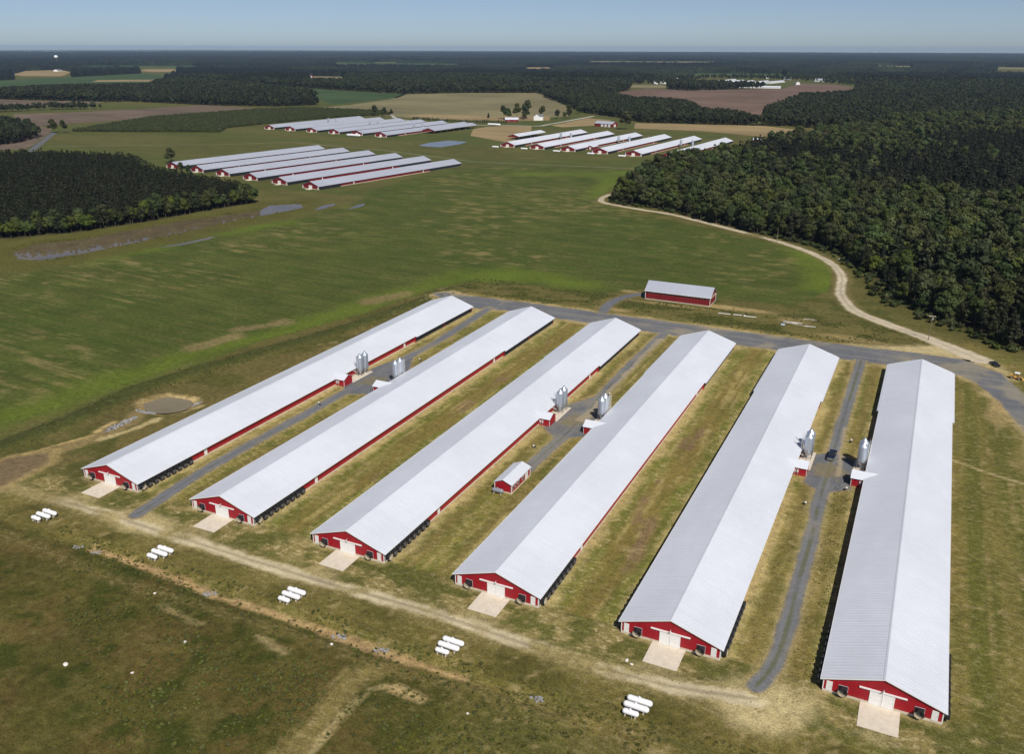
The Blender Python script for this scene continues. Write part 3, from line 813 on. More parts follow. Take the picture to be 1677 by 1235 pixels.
road('dirt_track', 'worn tan wheel track running past the gables of the foreground houses',
     lambda X, Y: sst(-0.5, 0.8, 1.9 - line_dist(X, Y, FRONT) + ragged(X, Y, 0.7)) * sst(-195, -178, X) * 0.9 * sst(0.30, 0.52, fbm(X * 0.6, Y, 6, 4, 272)),
     lambda X, Y: np.array((0.56, 0.475, 0.31)) * (0.72 + 0.5 * fbm(X * 0.4, Y, 2.5, 4, 270))[..., None] * (1 - 0.4 * (1 - sst(0.1, 0.7, line_dist(X, Y, FRONT))))[..., None], (-200, 118, -8, 138), 0.5)
road('farm_track', 'thin pale track crossing the grass behind the middle-left poultry houses',
     lambda X, Y: sst(-0.8, 0.8, 2.2 - line_dist(X, Y, FARMTRACK) + ragged(X, Y, 0.7)) * 0.7,
     lambda X, Y: np.array((0.20, 0.175, 0.11)) + 0 * X[..., None], (-935, 690, -238, 866), 2.0, 0.03)
road('farm_lane', 'pale road leading past the white farmhouse behind the far poultry houses',
     lambda X, Y: sst(-0.8, 0.8, 3.0 - line_dist(X, Y, FARMROAD)), lambda X, Y: np.array((0.42, 0.40, 0.35)) + 0 * X[..., None], (-860, 1170, -525, 1432), 2.2, 0.06)
road('country_road', 'grey paved lane at the far left beside a dark oak',
     lambda X, Y: sst(-0.8, 0.8, 3.6 - line_dist(X, Y, LANE)), lambda X, Y: np.array((0.12, 0.125, 0.14)) + 0 * X[..., None], (-1085, 648, -898, 825), 2.0, 0.05)

# ------------------------------------------------------------------ fields, ponds
def poly_sheet(name, label, pts, z, mat, jag=0.0, kind='structure', seed=0):
    P = []
    rr = random.Random(seed)
    n = len(pts)
    for i in range(n):
        (x0, y0), (x1, y1) = pts[i], pts[(i + 1) % n]
        k = 4 if jag else 1
        for j in range(k):
            t = j / k
            P.append((x0 + (x1 - x0) * t + rr.uniform(-jag, jag), y0 + (y1 - y0) * t + rr.uniform(-jag, jag), z))
    me = bpy.data.meshes.new(name)
    me.from_pydata(P, [], [tuple(range(len(P)))])
    bm = bmesh.new(); bm.from_mesh(me)
    bmesh.ops.triangulate(bm, faces=bm.faces)
    for f in bm.faces:
        if f.normal.z < 0: f.normal_flip()
    bm.to_mesh(me); bm.free()
    me.materials.append(mat)
    return tag(inst(name, me), label, kind=kind)

F_plough = field_material('ploughed_soil', (0.120, 0.088, 0.066), (0.155, 0.118, 0.088), R(12))
F_brown = field_material('brown_stubble', (0.130, 0.085, 0.066), (0.170, 0.115, 0.085), R(5))
F_wheat = field_material('ripe_wheat', (0.240, 0.178, 0.090), (0.300, 0.225, 0.120), R(5), var=0.12)
F_tan = field_material('pale_hay', (0.165, 0.150, 0.080), (0.205, 0.175, 0.092), R(8), var=0.12)
F_green = field_material('dark_green_beans', (0.045, 0.075, 0.030), (0.056, 0.088, 0.036), R(0), var=0.12)
for nm, lb, pts, z, mt in (
    ('ploughed_field', 'bare brown ploughed field behind the pine wood at left', LPLOUGH, 0.05, F_plough),
    ('ploughed_field', 'narrow bare brown field at the far left edge', LPLOUGH2, 0.05, F_plough),
    ('ploughed_field', 'bare soil strip beside the grey lane at far left', LSOIL, 0.045, F_plough),
    ('bean_field', 'dark green bean field beyond the wood left of centre', GREENF, 0.05, F_green),
    ('bean_field', 'blue-green field at the far left below the tan stubble', GREENL, 0.05, F_green),
    ('stubble_field', 'small tan stubble field at the far left near the horizon', TANL, 0.06, F_wheat),
    ('stubble_field', 'thin tan strip of stubble among far trees', TANL2, 0.06, F_wheat),
    ('stubble_field', 'long thin brown strip beyond the left wood', TANSTRIP, 0.07, F_wheat),
    ('hay_field', 'large pale hay field behind the far poultry houses', TANFIELD, 0.05, F_tan),
    ('wheat_field', 'golden wheat strip in front of the pale hay field', WHEAT, 0.09, F_wheat),
    ('wheat_field', 'golden wheat patch beside the open hay shed', WHEAT2, 0.05, F_wheat),
    ('wheat_field', 'golden wheat patch right of the farm lane', WHEAT3, 0.05, F_wheat),
    ('wheat_field', 'long golden wheat strip behind the right-hand far poultry houses', WHEATR, 0.05, F_wheat),
    ('stubble_field', 'reddish brown field in front of the distant silver-roofed barns', BROWNR, 0.06, F_brown)):
    poly_sheet(nm, lb, pts, z, mt)
poly_sheet('pond', 'long muddy brown drainage pond beside the dark pine wood', POND, 0.03, M['water'], 0.8, seed=1)
for i, (p, l) in enumerate(zip(PUD, ('thin puddle in the grass below the long pond', 'narrow puddle near the end of the long pond', 'small puddle at the corner of the green field'))):
    poly_sheet('puddle', l, p, 0.03, M['water'], 0.4, seed=4 + i)
poly_sheet('pond', 'small bright farm pond between the far groups of poultry houses', POND4, 0.03, M['water'], 1.0, seed=8)
poly_sheet('settling_basin', 'round basin of tan silty water behind the leftmost house', smooth_line(PIT + [PIT[0]], 4)[:-1], -0.62, M['mudwater'], 0.0, seed=9)

# ------------------------------------------------------------------ poultry houses
HW = 20.7; HE = 2.65; HR = 6.09; WX = 9.76; FY = 0.3
SL = (HR - HE) / (HW / 2)
def roof_z(x):
    return HR - SL * abs(x)

def slope_mesh(name, s, L, mat, rib=True, step=0.9):
    """ribbed steel slope, a rib every 0.9 m, with a slab below"""
    mb = MB()
    nrm = Vector((s * SL, 0, 1)).normalized()
    prof = []
    y = 0.0
    if rib:
        while y < L - 0.2:
            prof += [(y, 0.022), (y + 0.08, 0.022), (y + 0.14, 0.0), (min(y + step - 0.06, L), 0.0)]
            y += step
    prof += [(L, 0.0)]
    if not rib: prof = [(0, 0), (L, 0)]
    x1 = s * HW / 2
    v = []
    for yy, h in prof:
        v.append((0 + nrm.x * h, yy, HR + nrm.z * h)); v.append((x1 + nrm.x * h, yy, HE + nrm.z * h))
    f = [(2 * i, 2 * i + 1, 2 * i + 3, 2 * i + 2) for i in range(len(prof) - 1)]
    mb.add(v, f)
    a, b = Vector((0, 0, HR)), Vector((x1, 0, HE))
    d = nrm * -0.004; e = nrm * -0.11
    q = [a + d, b + d, b + e, a + e]
    q2 = [p + Vector((0, L, 0)) for p in q]
    mb.add([*q, *q2], [(0, 1, 2, 3), (7, 6, 5, 4), (0, 4, 5, 1), (1, 5, 6, 2), (2, 6, 7, 3), (3, 7, 4, 0)])
    return mb.mesh(name, mat)

def gable_mesh(name, y, th, mat):
    zt = lambda x: roof_z(x) - 0.13
    return MB().prism([(-WX, 0.0), (WX, 0.0), (WX, zt(WX)), (0, zt(0)), (-WX, zt(WX))], 'y', y, y + th).mesh(name, mat)

def make_meshes(red, roof, rib=True, L=HL):
    m = {}
    m['slopeR'] = slope_mesh('roof_slope', 1, L, roof, rib)
    m['slopeL'] = slope_mesh('roof_slope', -1, L, roof, rib)
    m['ridge'] = MB().add([(-0.32, -0.02, HR - 0.32 * SL + 0.05), (0, -0.02, HR + 0.055), (0.32, -0.02, HR - 0.32 * SL + 0.05), (-0.32, L + 0.02, HR - 0.32 * SL + 0.05), (0, L + 0.02, HR + 0.055), (0.32, L + 0.02, HR - 0.32 * SL + 0.05)], [(0, 1, 4, 3), (1, 2, 5, 4)]).mesh('ridge_cap', roof)
    m['gableF'] = gable_mesh('front_wall', FY, 0.15, red)
    m['gableB'] = gable_mesh('back_wall', L - 0.45, 0.15, red)
    zt = roof_z(WX) - 0.13
    m['sideR'] = MB().box(WX - 0.15, WX - 0.003, FY + 0.16, L - 0.46, 0, zt).mesh('side_wall', red)
    m['sideL'] = MB().box(-WX + 0.003, -WX + 0.15, FY + 0.16, L - 0.46, 0, zt).mesh('side_wall', red)
    st = MB()
    st.box(-WX - 0.07, WX + 0.07, FY - 0.08, FY - 0.004, 0, 0.46)
    st.box(-WX - 0.07, WX + 0.07, L - 0.296, L - 0.22, 0, 0.46)
    st.box(WX + 0.004, WX + 0.07, FY - 0.003, L - 0.3, 0, 0.40)
    st.box(-WX - 0.07, -WX - 0.004, FY - 0.003, L - 0.3, 0, 0.40)
    m['stem'] = st.mesh('foundation', M['concrete2'])
    return m

HM = make_meshes(M['red'], M['roof'])
corner = MB().box(-0.09, 0.09, -0.05, 0.13, 0.465, roof_z(WX) - 0.14).mesh('corner_trim', M['white'])
def rake_mesh(s):
    v = []
    for x, yy in ((0, -0.03), (s * HW / 2, -0.03)):
        z = roof_z(x)
        v += [(x, -0.05, z + 0.045), (x, -0.05, z - 0.15), (x, -0.004, z - 0.15), (x, -0.004, z + 0.045)]
    return MB().add(v, [(0, 1, 5, 4), (1, 2, 6, 5), (2, 3, 7, 6), (3, 0, 4, 7), (0, 3, 2, 1), (4, 5, 6, 7)]).mesh('rake_trim', M['white'])
rakeR, rakeL = rake_mesh(1), rake_mesh(-1)
def eave_mesh(s):
    x = s * HW / 2
    return MB().box(min(x, x + s * 0.05), max(x, x + s * 0.05), 0.0, 136.3, HE - 0.16, HE + 0.02).mesh('eave_trim', M['white'])
eaveR, eaveL = eave_mesh(1), eave_mesh(-1)
leaf = MB()
leaf.box(-1.02, 1.02, -0.09, -0.03, 0.12, 2.95)
leaf.box(-1.0, 1.0, -0.115, -0.092, 1.48, 1.60).box(-1.0, -0.88, -0.115, -0.092, 0.15, 2.9).box(0.88, 1.0, -0.115, -0.092, 0.15, 2.9)
leaf = leaf.mesh('door_leaf', M['white'])
rail = MB().box(-3.85, 3.95, -0.20, -0.006, 2.98, 3.24).mesh('door_rail', M['white'])
edoor = MB().box(-0.52, 0.52, -0.06, -0.006, 0.47, 2.42).mesh('entry_door', M['white'])
eknob = MB().box(0.34, 0.42, -0.11, -0.062, 1.36, 1.44).mesh('door_handle', M['darksteel'])
lamp = MB()
for a, b in (((0, -0.01, 3.75), (0, -0.25, 3.95)), ((0, -0.25, 3.95), (0, -0.5, 3.85))):
    lamp.bar(a, b, 0.035)
lamp.lathe([(0.05, 3.88), (0.2, 3.66), (0.2, 3.62)], 'z', 10, (0, -0.52, 0))
lamp = lamp.mesh('yard_lamp', M['greybox'])
# exhaust fan: axis along -y, wall plane at y=0
fan_box = MB()
fan_box.box(-0.76, 0.76, -0.14, -0.004, -0.76, 0.76)
fan_box = fan_box.mesh('exhaust_fan', M['black'])
fan_rim = MB().box(-0.80, 0.80, -0.05, -0.003, 0.765, 0.82).box(-0.80, 0.80, -0.05, -0.003, -0.82, -0.765).box(-0.82, -0.765, -0.05, -0.003, -0.76, 0.76).box(0.765, 0.82, -0.05, -0.003, -0.76, 0.76).mesh('fan_frame', M['greybox'])
cone_o = MB().lathe([(0.70, -0.14), (0.72, -0.45), (0.86, -1.05), (0.84, -1.06)], 'y', 28, cap=False).mesh('discharge_cone', M['black'], smooth=True)
cone_i = MB().lathe([(0.84, -1.055), (0.70, -0.45), (0.68, -0.15)], 'y', 28, cap=False).mesh('cone_lining', M['cream'], smooth=True)
gd = MB()
for r in (0.2, 0.36, 0.52, 0.66):
    n = 20
    for k in range(n):
        a, b = 2 * math.pi * k / n, 2 * math.pi * (k + 1) / n
        gd.bar((r * math.cos(a), -0.55, r * math.sin(a)), (r * math.cos(b), -0.55, r * math.sin(b)), 0.012, 3)
for k in range(4):
    a = math.pi * k / 4
    gd.bar((0.7 * math.cos(a), -0.56, 0.7 * math.sin(a)), (-0.7 * math.cos(a), -0.56, -0.7 * math.sin(a)), 0.018, 3)
gd = gd.mesh('fan_guard', M['darksteel'])
bl = MB()
for k in range(5):
    a = 2 * math.pi * k / 5
    c, s = math.cos(a), math.sin(a)
    P = [(0.08, -0.22, -0.05), (0.62, -0.20, -0.14), (0.62, -0.32, 0.14), (0.08, -0.28, 0.05)]
    v = [(x * c - z * s, y, x * s + z * c) for x, y, z in P]
    v2 = [(p[0], p[1] - 0.02, p[2]) for p in v]
    bl.add(v + v2, [(0, 1, 2, 3), (7, 6, 5, 4), (0, 4, 5, 1), (1, 5, 6, 2), (2, 6, 7, 3), (3, 7, 4, 0)])
bl.lathe([(0.1, -0.18), (0.1, -0.36), (0.05, -0.40)], 'y', 10)
bl = bl.mesh('fan_blades', M['darksteel'])

cone_s = cone_i.copy(); cone_s.materials.clear(); cone_s.materials.append(M['sideliner'])
def add_fan(parent, loc, rz, liner=None):
    f = inst('exhaust_fan', fan_box, parent, loc, rz)
    inst('fan_frame', fan_rim, f)
    inst('discharge_cone', cone_o, f)
    inst('cone_lining', liner or cone_i, f)
    inst('fan_guard', gd, f)
    inst('fan_blades', bl, f)
    return f

PAD0, PAD1 = 136.6, 183.3
def pad_mesh(s):
    x0, x1 = sorted((s * (WX + 0.01), s * (WX + 0.42)))
    return MB().box(x0, x1, PAD0 + 0.25, PAD1 - 0.3, 0.32, roof_z(WX + 0.42) - 0.16).mesh('cooling_pad', M['pad'])
def padend_meshes(s):
    x0, x1 = sorted((s * (WX + 0.005), s * (WX + 0.5)))
    z = roof_z(WX + 0.5) - 0.15
    out = []
    for a, b in ((PAD0, PAD0 + 0.24), (158.9, 159.5), (PAD1 - 0.29, PAD1 - 0.05)):
        if b - a < 0.3:
            out.append(MB().box(x0, x1, a, b, 0.0, z).mesh('pad_end_wall', M['red']))
        else:
            p, q = sorted((s * (WX + .425), s * (WX + .5)))
            out.append(MB().box(p, q, a, b, 0.33, z).mesh('pad_mid_wall', M['red']))
    return out
def padroof_mesh(s):
    v = []
    for yy in (PAD0 - 0.1, HL):
        for x, h in ((HW / 2, 0.0), (HW / 2 + 0.62, 0.0), (HW / 2 + 0.62, -0.11), (HW / 2, -0.11)):
            v.append((s * x, yy, roof_z(x) + h + 0.002))
    return MB().add(v, [(0, 1, 5, 4), (1, 2, 6, 5), (2, 3, 7, 6), (3, 0, 4, 7), (0, 3, 2, 1), (4, 5, 6, 7)]).mesh('roof_extension', M['roof'])
PADM = {s: [pad_mesh(s)] + padend_meshes(s) + [padroof_mesh(s)] for s in (1, -1)}
fanbank = {s: MB().box(*sorted((s * (WX + 0.004), s * (WX + 0.05))), 0.55, 18.9, 0.41, 2.35).mesh('fan_bank_panel', M['black']) for s in (1, -1)}
# control room (built on +x, mirrored for the other side)
def room_meshes(s):
    r = {}
    x0, x1 = WX + 0.01, 13.4
    y0, y1 = 85.3, 90.0; ym = (y0 + y1) / 2
    ez, rz = 2.5, 3.72
    def bx(mb, a, b, *k):
        p, q = sorted((s * a, s * b)); return mb.box(p, q, *k)
    r['wall'] = [bx(MB(), x0, x1, y0, y0 + 0.12, 0, ez - 0.02).mesh('control_room_wall', M['red']),
                 bx(MB(), x0, x1, y1 - 0.12, y1, 0, ez - 0.02).mesh('control_room_wall', M['red']),
                 MB().prism([(y0 + .125, 0), (y1 - .125, 0), (y1 - .125, ez - 0.02), (ym, rz - 0.12), (y0 + .125, ez - 0.02)], 'x', *sorted((s * (x1 - 0.12), s * x1))).mesh('control_room_wall', M['red'])]
    xi = (HR - rz) / SL
    roofs = []
    for sy in (-1, 1):
        ye = ym + sy * (y1 - y0 + 0.6) / 2
        ze = ez - 0.1
        xe = (HR - ze) / SL
        top = [(s * (x1 + 0.25), ym, rz), (s * (x1 + 0.25), ye, ze), (s * (min(xe, 10.6) - 0.02), ye, ze), (s * xi, ym, rz)]
        top = [(a, b, c + 0.04) for a, b, c in top]
        bot = [(a, b, c - 0.09) for a, b, c in top]
        roofs.append(MB().add(top + bot, [(0, 1, 2, 3), (7, 6, 5, 4), (0, 4, 5, 1), (1, 5, 6, 2), (2, 6, 7, 3), (3, 7, 4, 0)]).mesh('control_room_roof', M['roof']))
    r['roof'] = roofs
    r['trim'] = []
    for yy in (y0, y1):
        r['trim'].append(bx(MB(), x1 - 0.08, x1 + 0.03, yy - 0.03, yy + 0.09 if yy == y0 else yy + 0.03, 0.1, ez - 0.1).mesh('corner_trim', M['white']))
    bxs = []
    for k in (0, 1):
        mb = bx(MB(), WX + 0.35 + k * 0.75, WX + 0.85 + k * 0.75, y0 - 0.22, y0 - 0.004, 1.0, 1.85)
        bx(mb, WX + 0.55 + k * .75, WX + 0.62 + k * .75, y0 - 0.1, y0 - 0.03, 0.1, 1.0)
        bxs.append(mb.mesh('electrical_cabinet', M['greybox']))
    r['box'] = bxs
    r['door'] = bx(MB(), WX + 0.8, WX + 1.8, y1 + 0.004, y1 + 0.06, 0.1, 2.1).mesh('control_room_door', M['white'])
    r['auger'] = MB().bar((s * (WX - 0.05), 95.2, 2.15), (s * (WX + 1.9), 97.2, 0.55), 0.09).bar((s * (WX - 0.05), 96.0, 2.15), (s * (WX + 1.9), 100.1, 0.55), 0.09).mesh('feed_auger', M['white'])
    return r
ROOM = {s: room_meshes(s) for s in (1, -1)}
sdoor = {s: MB().box(*sorted((s * (WX + 0.006), s * (WX + 0.07))), -0.55, 0.55, 0.3, 2.4).mesh('side_door', M['white']) for s in (1, -1)}

ORD = ('leftmost', 'second from left', 'third from left', 'fourth from left', 'second from right', 'rightmost')
for i, hx in enumerate(HX):
    h = empty('poultry_house', (hx, HY, 0))
    tag(h, '%s of the six long white-roofed red poultry houses in the foreground' % ORD[i], 'poultry house', 'six poultry houses in the foreground row')
    for nm, k in (('roof_slope', 'slopeR'), ('roof_slope', 'slopeL'), ('ridge_cap', 'ridge'), ('front_wall', 'gableF'), ('back_wall', 'gableB'), ('side_wall', 'sideR'), ('side_wall', 'sideL'), ('foundation', 'stem')):
        inst(nm, HM[k], h)
    for x, y in ((-WX - 0.01, FY - .01), (WX + 0.01, FY - .01), (-WX - 0.01, HL - .44), (WX + 0.01, HL - .44)):
        inst('corner_trim', corner, h, (x, y, 0))
    inst('rake_trim', rakeR, h); inst('rake_trim', rakeL, h)
    inst('rake_trim', rakeR, h, (0, HL + 0.054, 0)); inst('rake_trim', rakeL, h, (0, HL + 0.054, 0))
    inst('eave_trim', eaveR, h); inst('eave_trim', eaveL, h)
    inst('door_leaf', leaf, h, (-1.04, FY, 0)); inst('door_leaf', leaf, h, (1.04, FY, 0))
    inst('door_rail', rail, h, (0, FY, 0))
    for x in (-8.75, 8.55):
        e = inst('entry_door', edoor, h, (x, FY, 0)); inst('door_handle', eknob, e)
    inst('yard_lamp', lamp, h, (0.1, FY, 0))
    for x in (-6.4, 6.1):
        add_fan(h, (x, FY, 1.42), 0)
    for s in (1, -1):
        inst('fan_bank_panel', fanbank[s], h)
        for k in range(9):
            add_fan(h, (s * (WX + 0.05), 1.55 + 2.05 * k, 1.36), s * math.pi / 2, None if k == 0 and s > 0 else cone_s)
        for y in (24.6, 129.2):
            inst('side_door', sdoor[s], h, (0, y, 0))
        for nm, me in zip(('cooling_pad', 'pad_end_wall', 'pad_mid_wall', 'pad_end_wall', 'roof_extension'), PADM[s]):
            inst(nm, me, h)
    r = ROOM[1 if i % 2 == 0 else -1]
    for me in r['wall']: inst('control_room_wall', me, h)
    for me in r['roof']: inst('control_room_roof', me, h)
    for me in r['trim']: inst('corner_trim', me, h)
    for me in r['box']: inst('electrical_cabinet', me, h)
    inst('control_room_door', r['door'], h)
    inst('feed_auger', r['auger'], h)

# concrete aprons and silo pads
ap = MB().box(-3.35, 3.25, -6.3, 0.2, -0.1, 0.10)
apm = ap.mesh('concrete_apron', M['concrete'], bevel=0.02)
for i, hx in enumerate(HX):
    tag(inst('concrete_apron', apm, None, (hx, HY, 0)), 'pale concrete apron before the gable door of the %s foreground house' % ORD[i], kind='structure')
padm = MB().box(-1.75, 1.85, -7.2, 4.8, -0.1, 0.13).mesh('concrete_pad', M['concrete'], bevel=0.02)

# ------------------------------------------------------------------ feed silos
def silo_meshes():
    m = {}
    R0 = 1.18
    prof = []
    z = 2.35
    while z < 6.85:
        prof += [(R0, z), (R0 + 0.022, z + 0.05), (R0, z + 0.10)]
        z += 0.10 if False else 0.225
    prof.append((R0, 6.9))
    m['body'] = MB().lathe(prof, 'z', 28, cap=False).mesh('silo_body', M['steel'], smooth=True)
    m['cone'] = MB().lathe([(R0 + 0.06, 6.86), (0.24, 7.95), (0.24, 8.08), (0.0, 8.14)], 'z', 14, cap=False).mesh('silo_roof', M['steel'])
    m['hopper'] = MB().lathe([(R0, 2.36), (0.2, 0.75), (0.2, 0.5)], 'z', 28, cap=False).mesh('hopper', M['steel'], smooth=True)
    lg = MB().box(-0.05, 0.05, -0.05, 0.05, 0.13, 3.1)
    m['leg'] = lg.mesh('leg', M['darksteel'])
    br = MB()
    n = 6
    for k in range(n):
        a, b = 2 * math.pi * (k + .5) / n, 2 * math.pi * (k + 1.5) / n
        p, q = (1.26 * math.cos(a), 1.26 * math.sin(a)), (1.26 * math.cos(b), 1.26 * math.sin(b))
        br.bar((*p, 0.9), (*q, 0.9), 0.03, 4).bar((*p, 2.2), (*q, 2.2), 0.03, 4)
    m['brace'] = br.mesh('leg_brace', M['darksteel'])
    ld = MB()
    for s in (-0.22, 0.22):
        ld.bar((1.36, s, 0.6), (1.36, s, 7.4), 0.025, 4)
    z = 0.8
    while z < 7.3:
        ld.bar((1.36, -0.22, z), (1.36, 0.22, z), 0.016, 4); z += 0.3
    m['ladder'] = ld.mesh('ladder', M['white'])
    cg = MB()
    for z in np.arange(2.8, 7.9, 0.75):
        for k in range(8):
            a, b = -math.pi / 2 + math.pi * k / 8, -math.pi / 2 + math.pi * (k + 1) / 8
            cg.bar((1.38 + 0.62 * math.cos(a), 0.36 * math.sin(a), z), (1.38 + 0.62 * math.cos(b), 0.36 * math.sin(b), z), 0.025, 4)
    for k in range(5):
        a = -math.pi / 2 + math.pi * k / 4
        cg.bar((1.38 + 0.62 * math.cos(a), 0.36 * math.sin(a), 2.8), (1.38 + 0.62 * math.cos(a), 0.36 * math.sin(a), 7.85), 0.022, 4)
    m['cage'] = cg.mesh('ladder_cage', M['white'])
    m['lid'] = MB().lathe([(0.30, 8.05), (0.30, 8.16), (0.06, 8.24), (0.0, 8.24)], 'z', 12, cap=False).mesh('lid', M['steel'])
    return m
SM = silo_meshes()
def make_silo(loc, house_side, label, ladder=True, group='paired feed silos beside the foreground houses', scale=1.0):
    t = tag(empty('feed_silo', loc, 0 if house_side > 0 else math.pi), label, 'silo', group)
    t.scale = (scale,) * 3
    inst('silo_body', SM['body'], t); inst('silo_roof', SM['cone'], t); inst('hopper', SM['hopper'], t); inst('lid', SM['lid'], t)
    for k in range(6):
        a = 2 * math.pi * (k + .5) / 6
        inst('leg', SM['leg'], t, (1.24 * math.cos(a), 1.24 * math.sin(a), 0), a)
    inst('leg_brace', SM['brace'], t)
    if ladder:
        l = inst('ladder', SM['ladder'], t); inst('ladder_cage', SM['cage'], l)
    return t
for i, hx in enumerate(HX):
    s = 1 if i % 2 == 0 else -1
    p = inst('concrete_pad', padm, None, (hx + s * 12.0, 234.8, 0), 0 if s > 0 else 0)
    tag(p, 'pale concrete pad under the silos of the %s foreground house' % ORD[i], kind='structure')
    for k, w in enumerate(('nearer', 'farther')):
        make_silo((hx + s * 12.0, 234.6 + 2.95 * k, 0.0), -s, '%s of the two galvanised feed silos beside the %s foreground house' % (w, ORD[i]), True)

# ------------------------------------------------------------------ propane tanks
def tank_meshes(L, r, z):
    prof = [(0.02, -L / 2)] + [(r * math.sin(a), -L / 2 + r * (1 - math.cos(a))) for a in np.linspace(0.25, math.pi / 2, 6)]
    prof += [(p[0], -p[1]) for p in reversed(prof)]
    m = {}
    m['shell'] = MB().lathe(prof, 'x', 22, (0, 0, z), cap=True).mesh('tank_shell', M['tank'], smooth=True)
    m['dome'] = MB().lathe([(0.22, r - 0.06), (0.22, r + 0.16), (0.16, r + 0.25), (0, r + 0.27)], 'z', 14, (-0.1, 0, z), cap=False).mesh('valve_dome', M['tank'], smooth=True)
    mb = MB(); mb.prism([(-r * 0.75, 0), (r * 0.75, 0), (r * 0.62, z - r * 0.72), (-r * 0.62, z - r * 0.72)], 'x', -0.09, 0.09)
    m['saddle'] = mb.mesh('saddle', M['concrete2'])
    m['lug'] = MB().box(-0.05, 0.05, -0.02, 0.02, r + z - 0.03, r + z + 0.12).mesh('lifting_lug', M['tank'])
    m['pipe'] = MB().bar((L * 0.12, -0.05, z + r), (L * 0.12, -r - 0.06, z - r * 0.2), 0.03).bar((L * 0.12, -r - 0.06, z - r * 0.2), (L * 0.12, -r - 0.06, 0), 0.03).mesh('regulator_pipe', M['greybox'])
    return m
TB, TS = tank_meshes(4.7, 0.56, 1.0), tank_meshes(3.0, 0.50, 0.92)
def make_tank(m, loc, label, L, group, rz=0):
    t = tag(empty('propane_tank', loc, rz), label, 'propane tank', group)
    inst('tank_shell', m['shell'], t); inst('valve_dome', m['dome'], t); inst('regulator_pipe', m['pipe'], t)
    for sx in (-0.3, 0.3):
        inst('saddle', m['saddle'], t, (sx * L, 0, 0)); inst('lifting_lug', m['lug'], t, (sx * L * 1.1, 0, 0))
    return t
WHICH = ('leftmost', 'second', 'middle', 'fourth', 'rightmost')
for i in range(5):
    hx = HX[i]
    for k, (dx, y, m, L, w) in enumerate(((0.0, 119.9, TB, 4.7, 'back large tank'), (-0.1, 118.2, TB, 4.7, 'middle large tank'), (-0.55, 116.5, TS, 3.0, 'small front tank'))):
        make_tank(m, (hx + dx - 0.2, y, 0), 'white propane cylinder, %s of the %s trio in the front grass' % (w, WHICH[i]), L, 'white propane tanks in trios along the front')

# ------------------------------------------------------------------ litter shed behind the road
def gable_roof(name, x0, x1, y0, y1, ez, rz, axis, mat, ov=0.3, th=0.09):
    """two thick slopes; ridge runs along `axis`; returns meshes"""
    out = []
    if axis == 'x':
        ym = (y0 + y1) / 2
        for ye in (y0, y1):
            sgn = -1 if ye == y0 else 1
            k = (rz - ez) / abs(ye - ym)
            yo = ye + sgn * ov; zo = ez - k * ov
            t = [(x0 - ov, ym, rz), (x1 + ov, ym, rz), (x1 + ov, yo, zo), (x0 - ov, yo, zo)]
            b = [(p[0], p[1], p[2] - th) for p in t]
            out.append(MB().add(t + b, [(0, 1, 2, 3), (7, 6, 5, 4), (0, 4, 5, 1), (1, 5, 6, 2), (2, 6, 7, 3), (3, 7, 4, 0)]).mesh(name, mat))
    else:
        xm = (x0 + x1) / 2
        for xe in (x0, x1):
            sgn = -1 if xe == x0 else 1
            k = (rz - ez) / abs(xe - xm)
            xo = xe + sgn * ov; zo = ez - k * ov
            t = [(xm, y0 - ov, rz), (xm, y1 + ov, rz), (xo, y1 + ov, zo), (xo, y0 - ov, zo)]
            b = [(p[0], p[1], p[2] - th) for p in t]
            out.append(MB().add(t + b, [(0, 1, 2, 3), (7, 6, 5, 4), (0, 4, 5, 1), (1, 5, 6, 2), (2, 6, 7, 3), (3, 7, 4, 0)]).mesh(name, mat))
    return out

sh = tag(empty('litter_shed', (-97.0, 380.3, 0)), 'red open-eaved litter shed with grey roof beyond the gravel road', 'shed')
LX, LY = 14.95, 5.5
for me in gable_roof('roof_slope', -LX, LX, -LY, LY, 4.25, 7.6, 'x', M['roof_far'], 0.45):
    inst('roof_slope', me, sh)
MB().box(-LX, LX, -LY, -LY + 0.15, 0.35, 2.95).build('wall', M['red_far'], sh)
MB().box(-LX, LX, LY - 0.15, LY, 0.35, 2.95).build('wall', M['red_far'], sh)
MB().box(LX - 0.15, LX, -LY + 0.152, LY - 0.152, 0.35, 2.95).build('wall', M['red_far'], sh)
MB().prism([(-LY + 0.2, 4.15), (LY - 0.2, 4.15), (0, 7.4)], 'x', LX - 0.14, LX - 0.02).build('gable_panel', M['red_far'], sh)
MB().prism([(-LY + 0.2, 4.15), (LY - 0.2, 4.15), (0, 7.4)], 'x', -LX + 0.02, -LX + 0.14).build('gable_panel', M['red_far'], sh)
MB().box(-LX - 0.06, LX + 0.06, -LY - 0.06, -LY - 0.004, 0, 0.36).box(LX + 0.004, LX + 0.06, -LY, LY, 0, 0.36).box(-LX - 0.06, LX + 0.06, LY + 0.004, LY + 0.06, 0, 0.36).build('foundation', M['concrete2'], sh)
post = MB().box(-0.09, 0.09, -0.09, 0.09, 2.95, 4.2).mesh('post', M['plank'])
for k in range(22):
    for yy in (-LY + 0.09, LY - 0.09):
        inst('post', post, sh, (-LX + 0.12 + k * (2 * LX - 0.24) / 21, yy, 0))
for k in range(1, 7):
    inst('post', post, sh, (LX - 0.09, -LY + 2 * LY * k / 7, 0))
cpost = MB().box(-0.1, 0.1, -0.1, 0.1, 0.3, 4.3).mesh('corner_trim', M['white'])
for a in (-1, 1):
    for b in (-1, 1):
        inst('corner_trim', cpost, sh, (a * (LX + 0.01), b * (LY + 0.01), 0))
MB().box(-LX - 0.4, LX + 0.4, -LY - 0.52, -LY - 0.455, 3.85, 4.05).build('eave_trim', M['white'], sh)
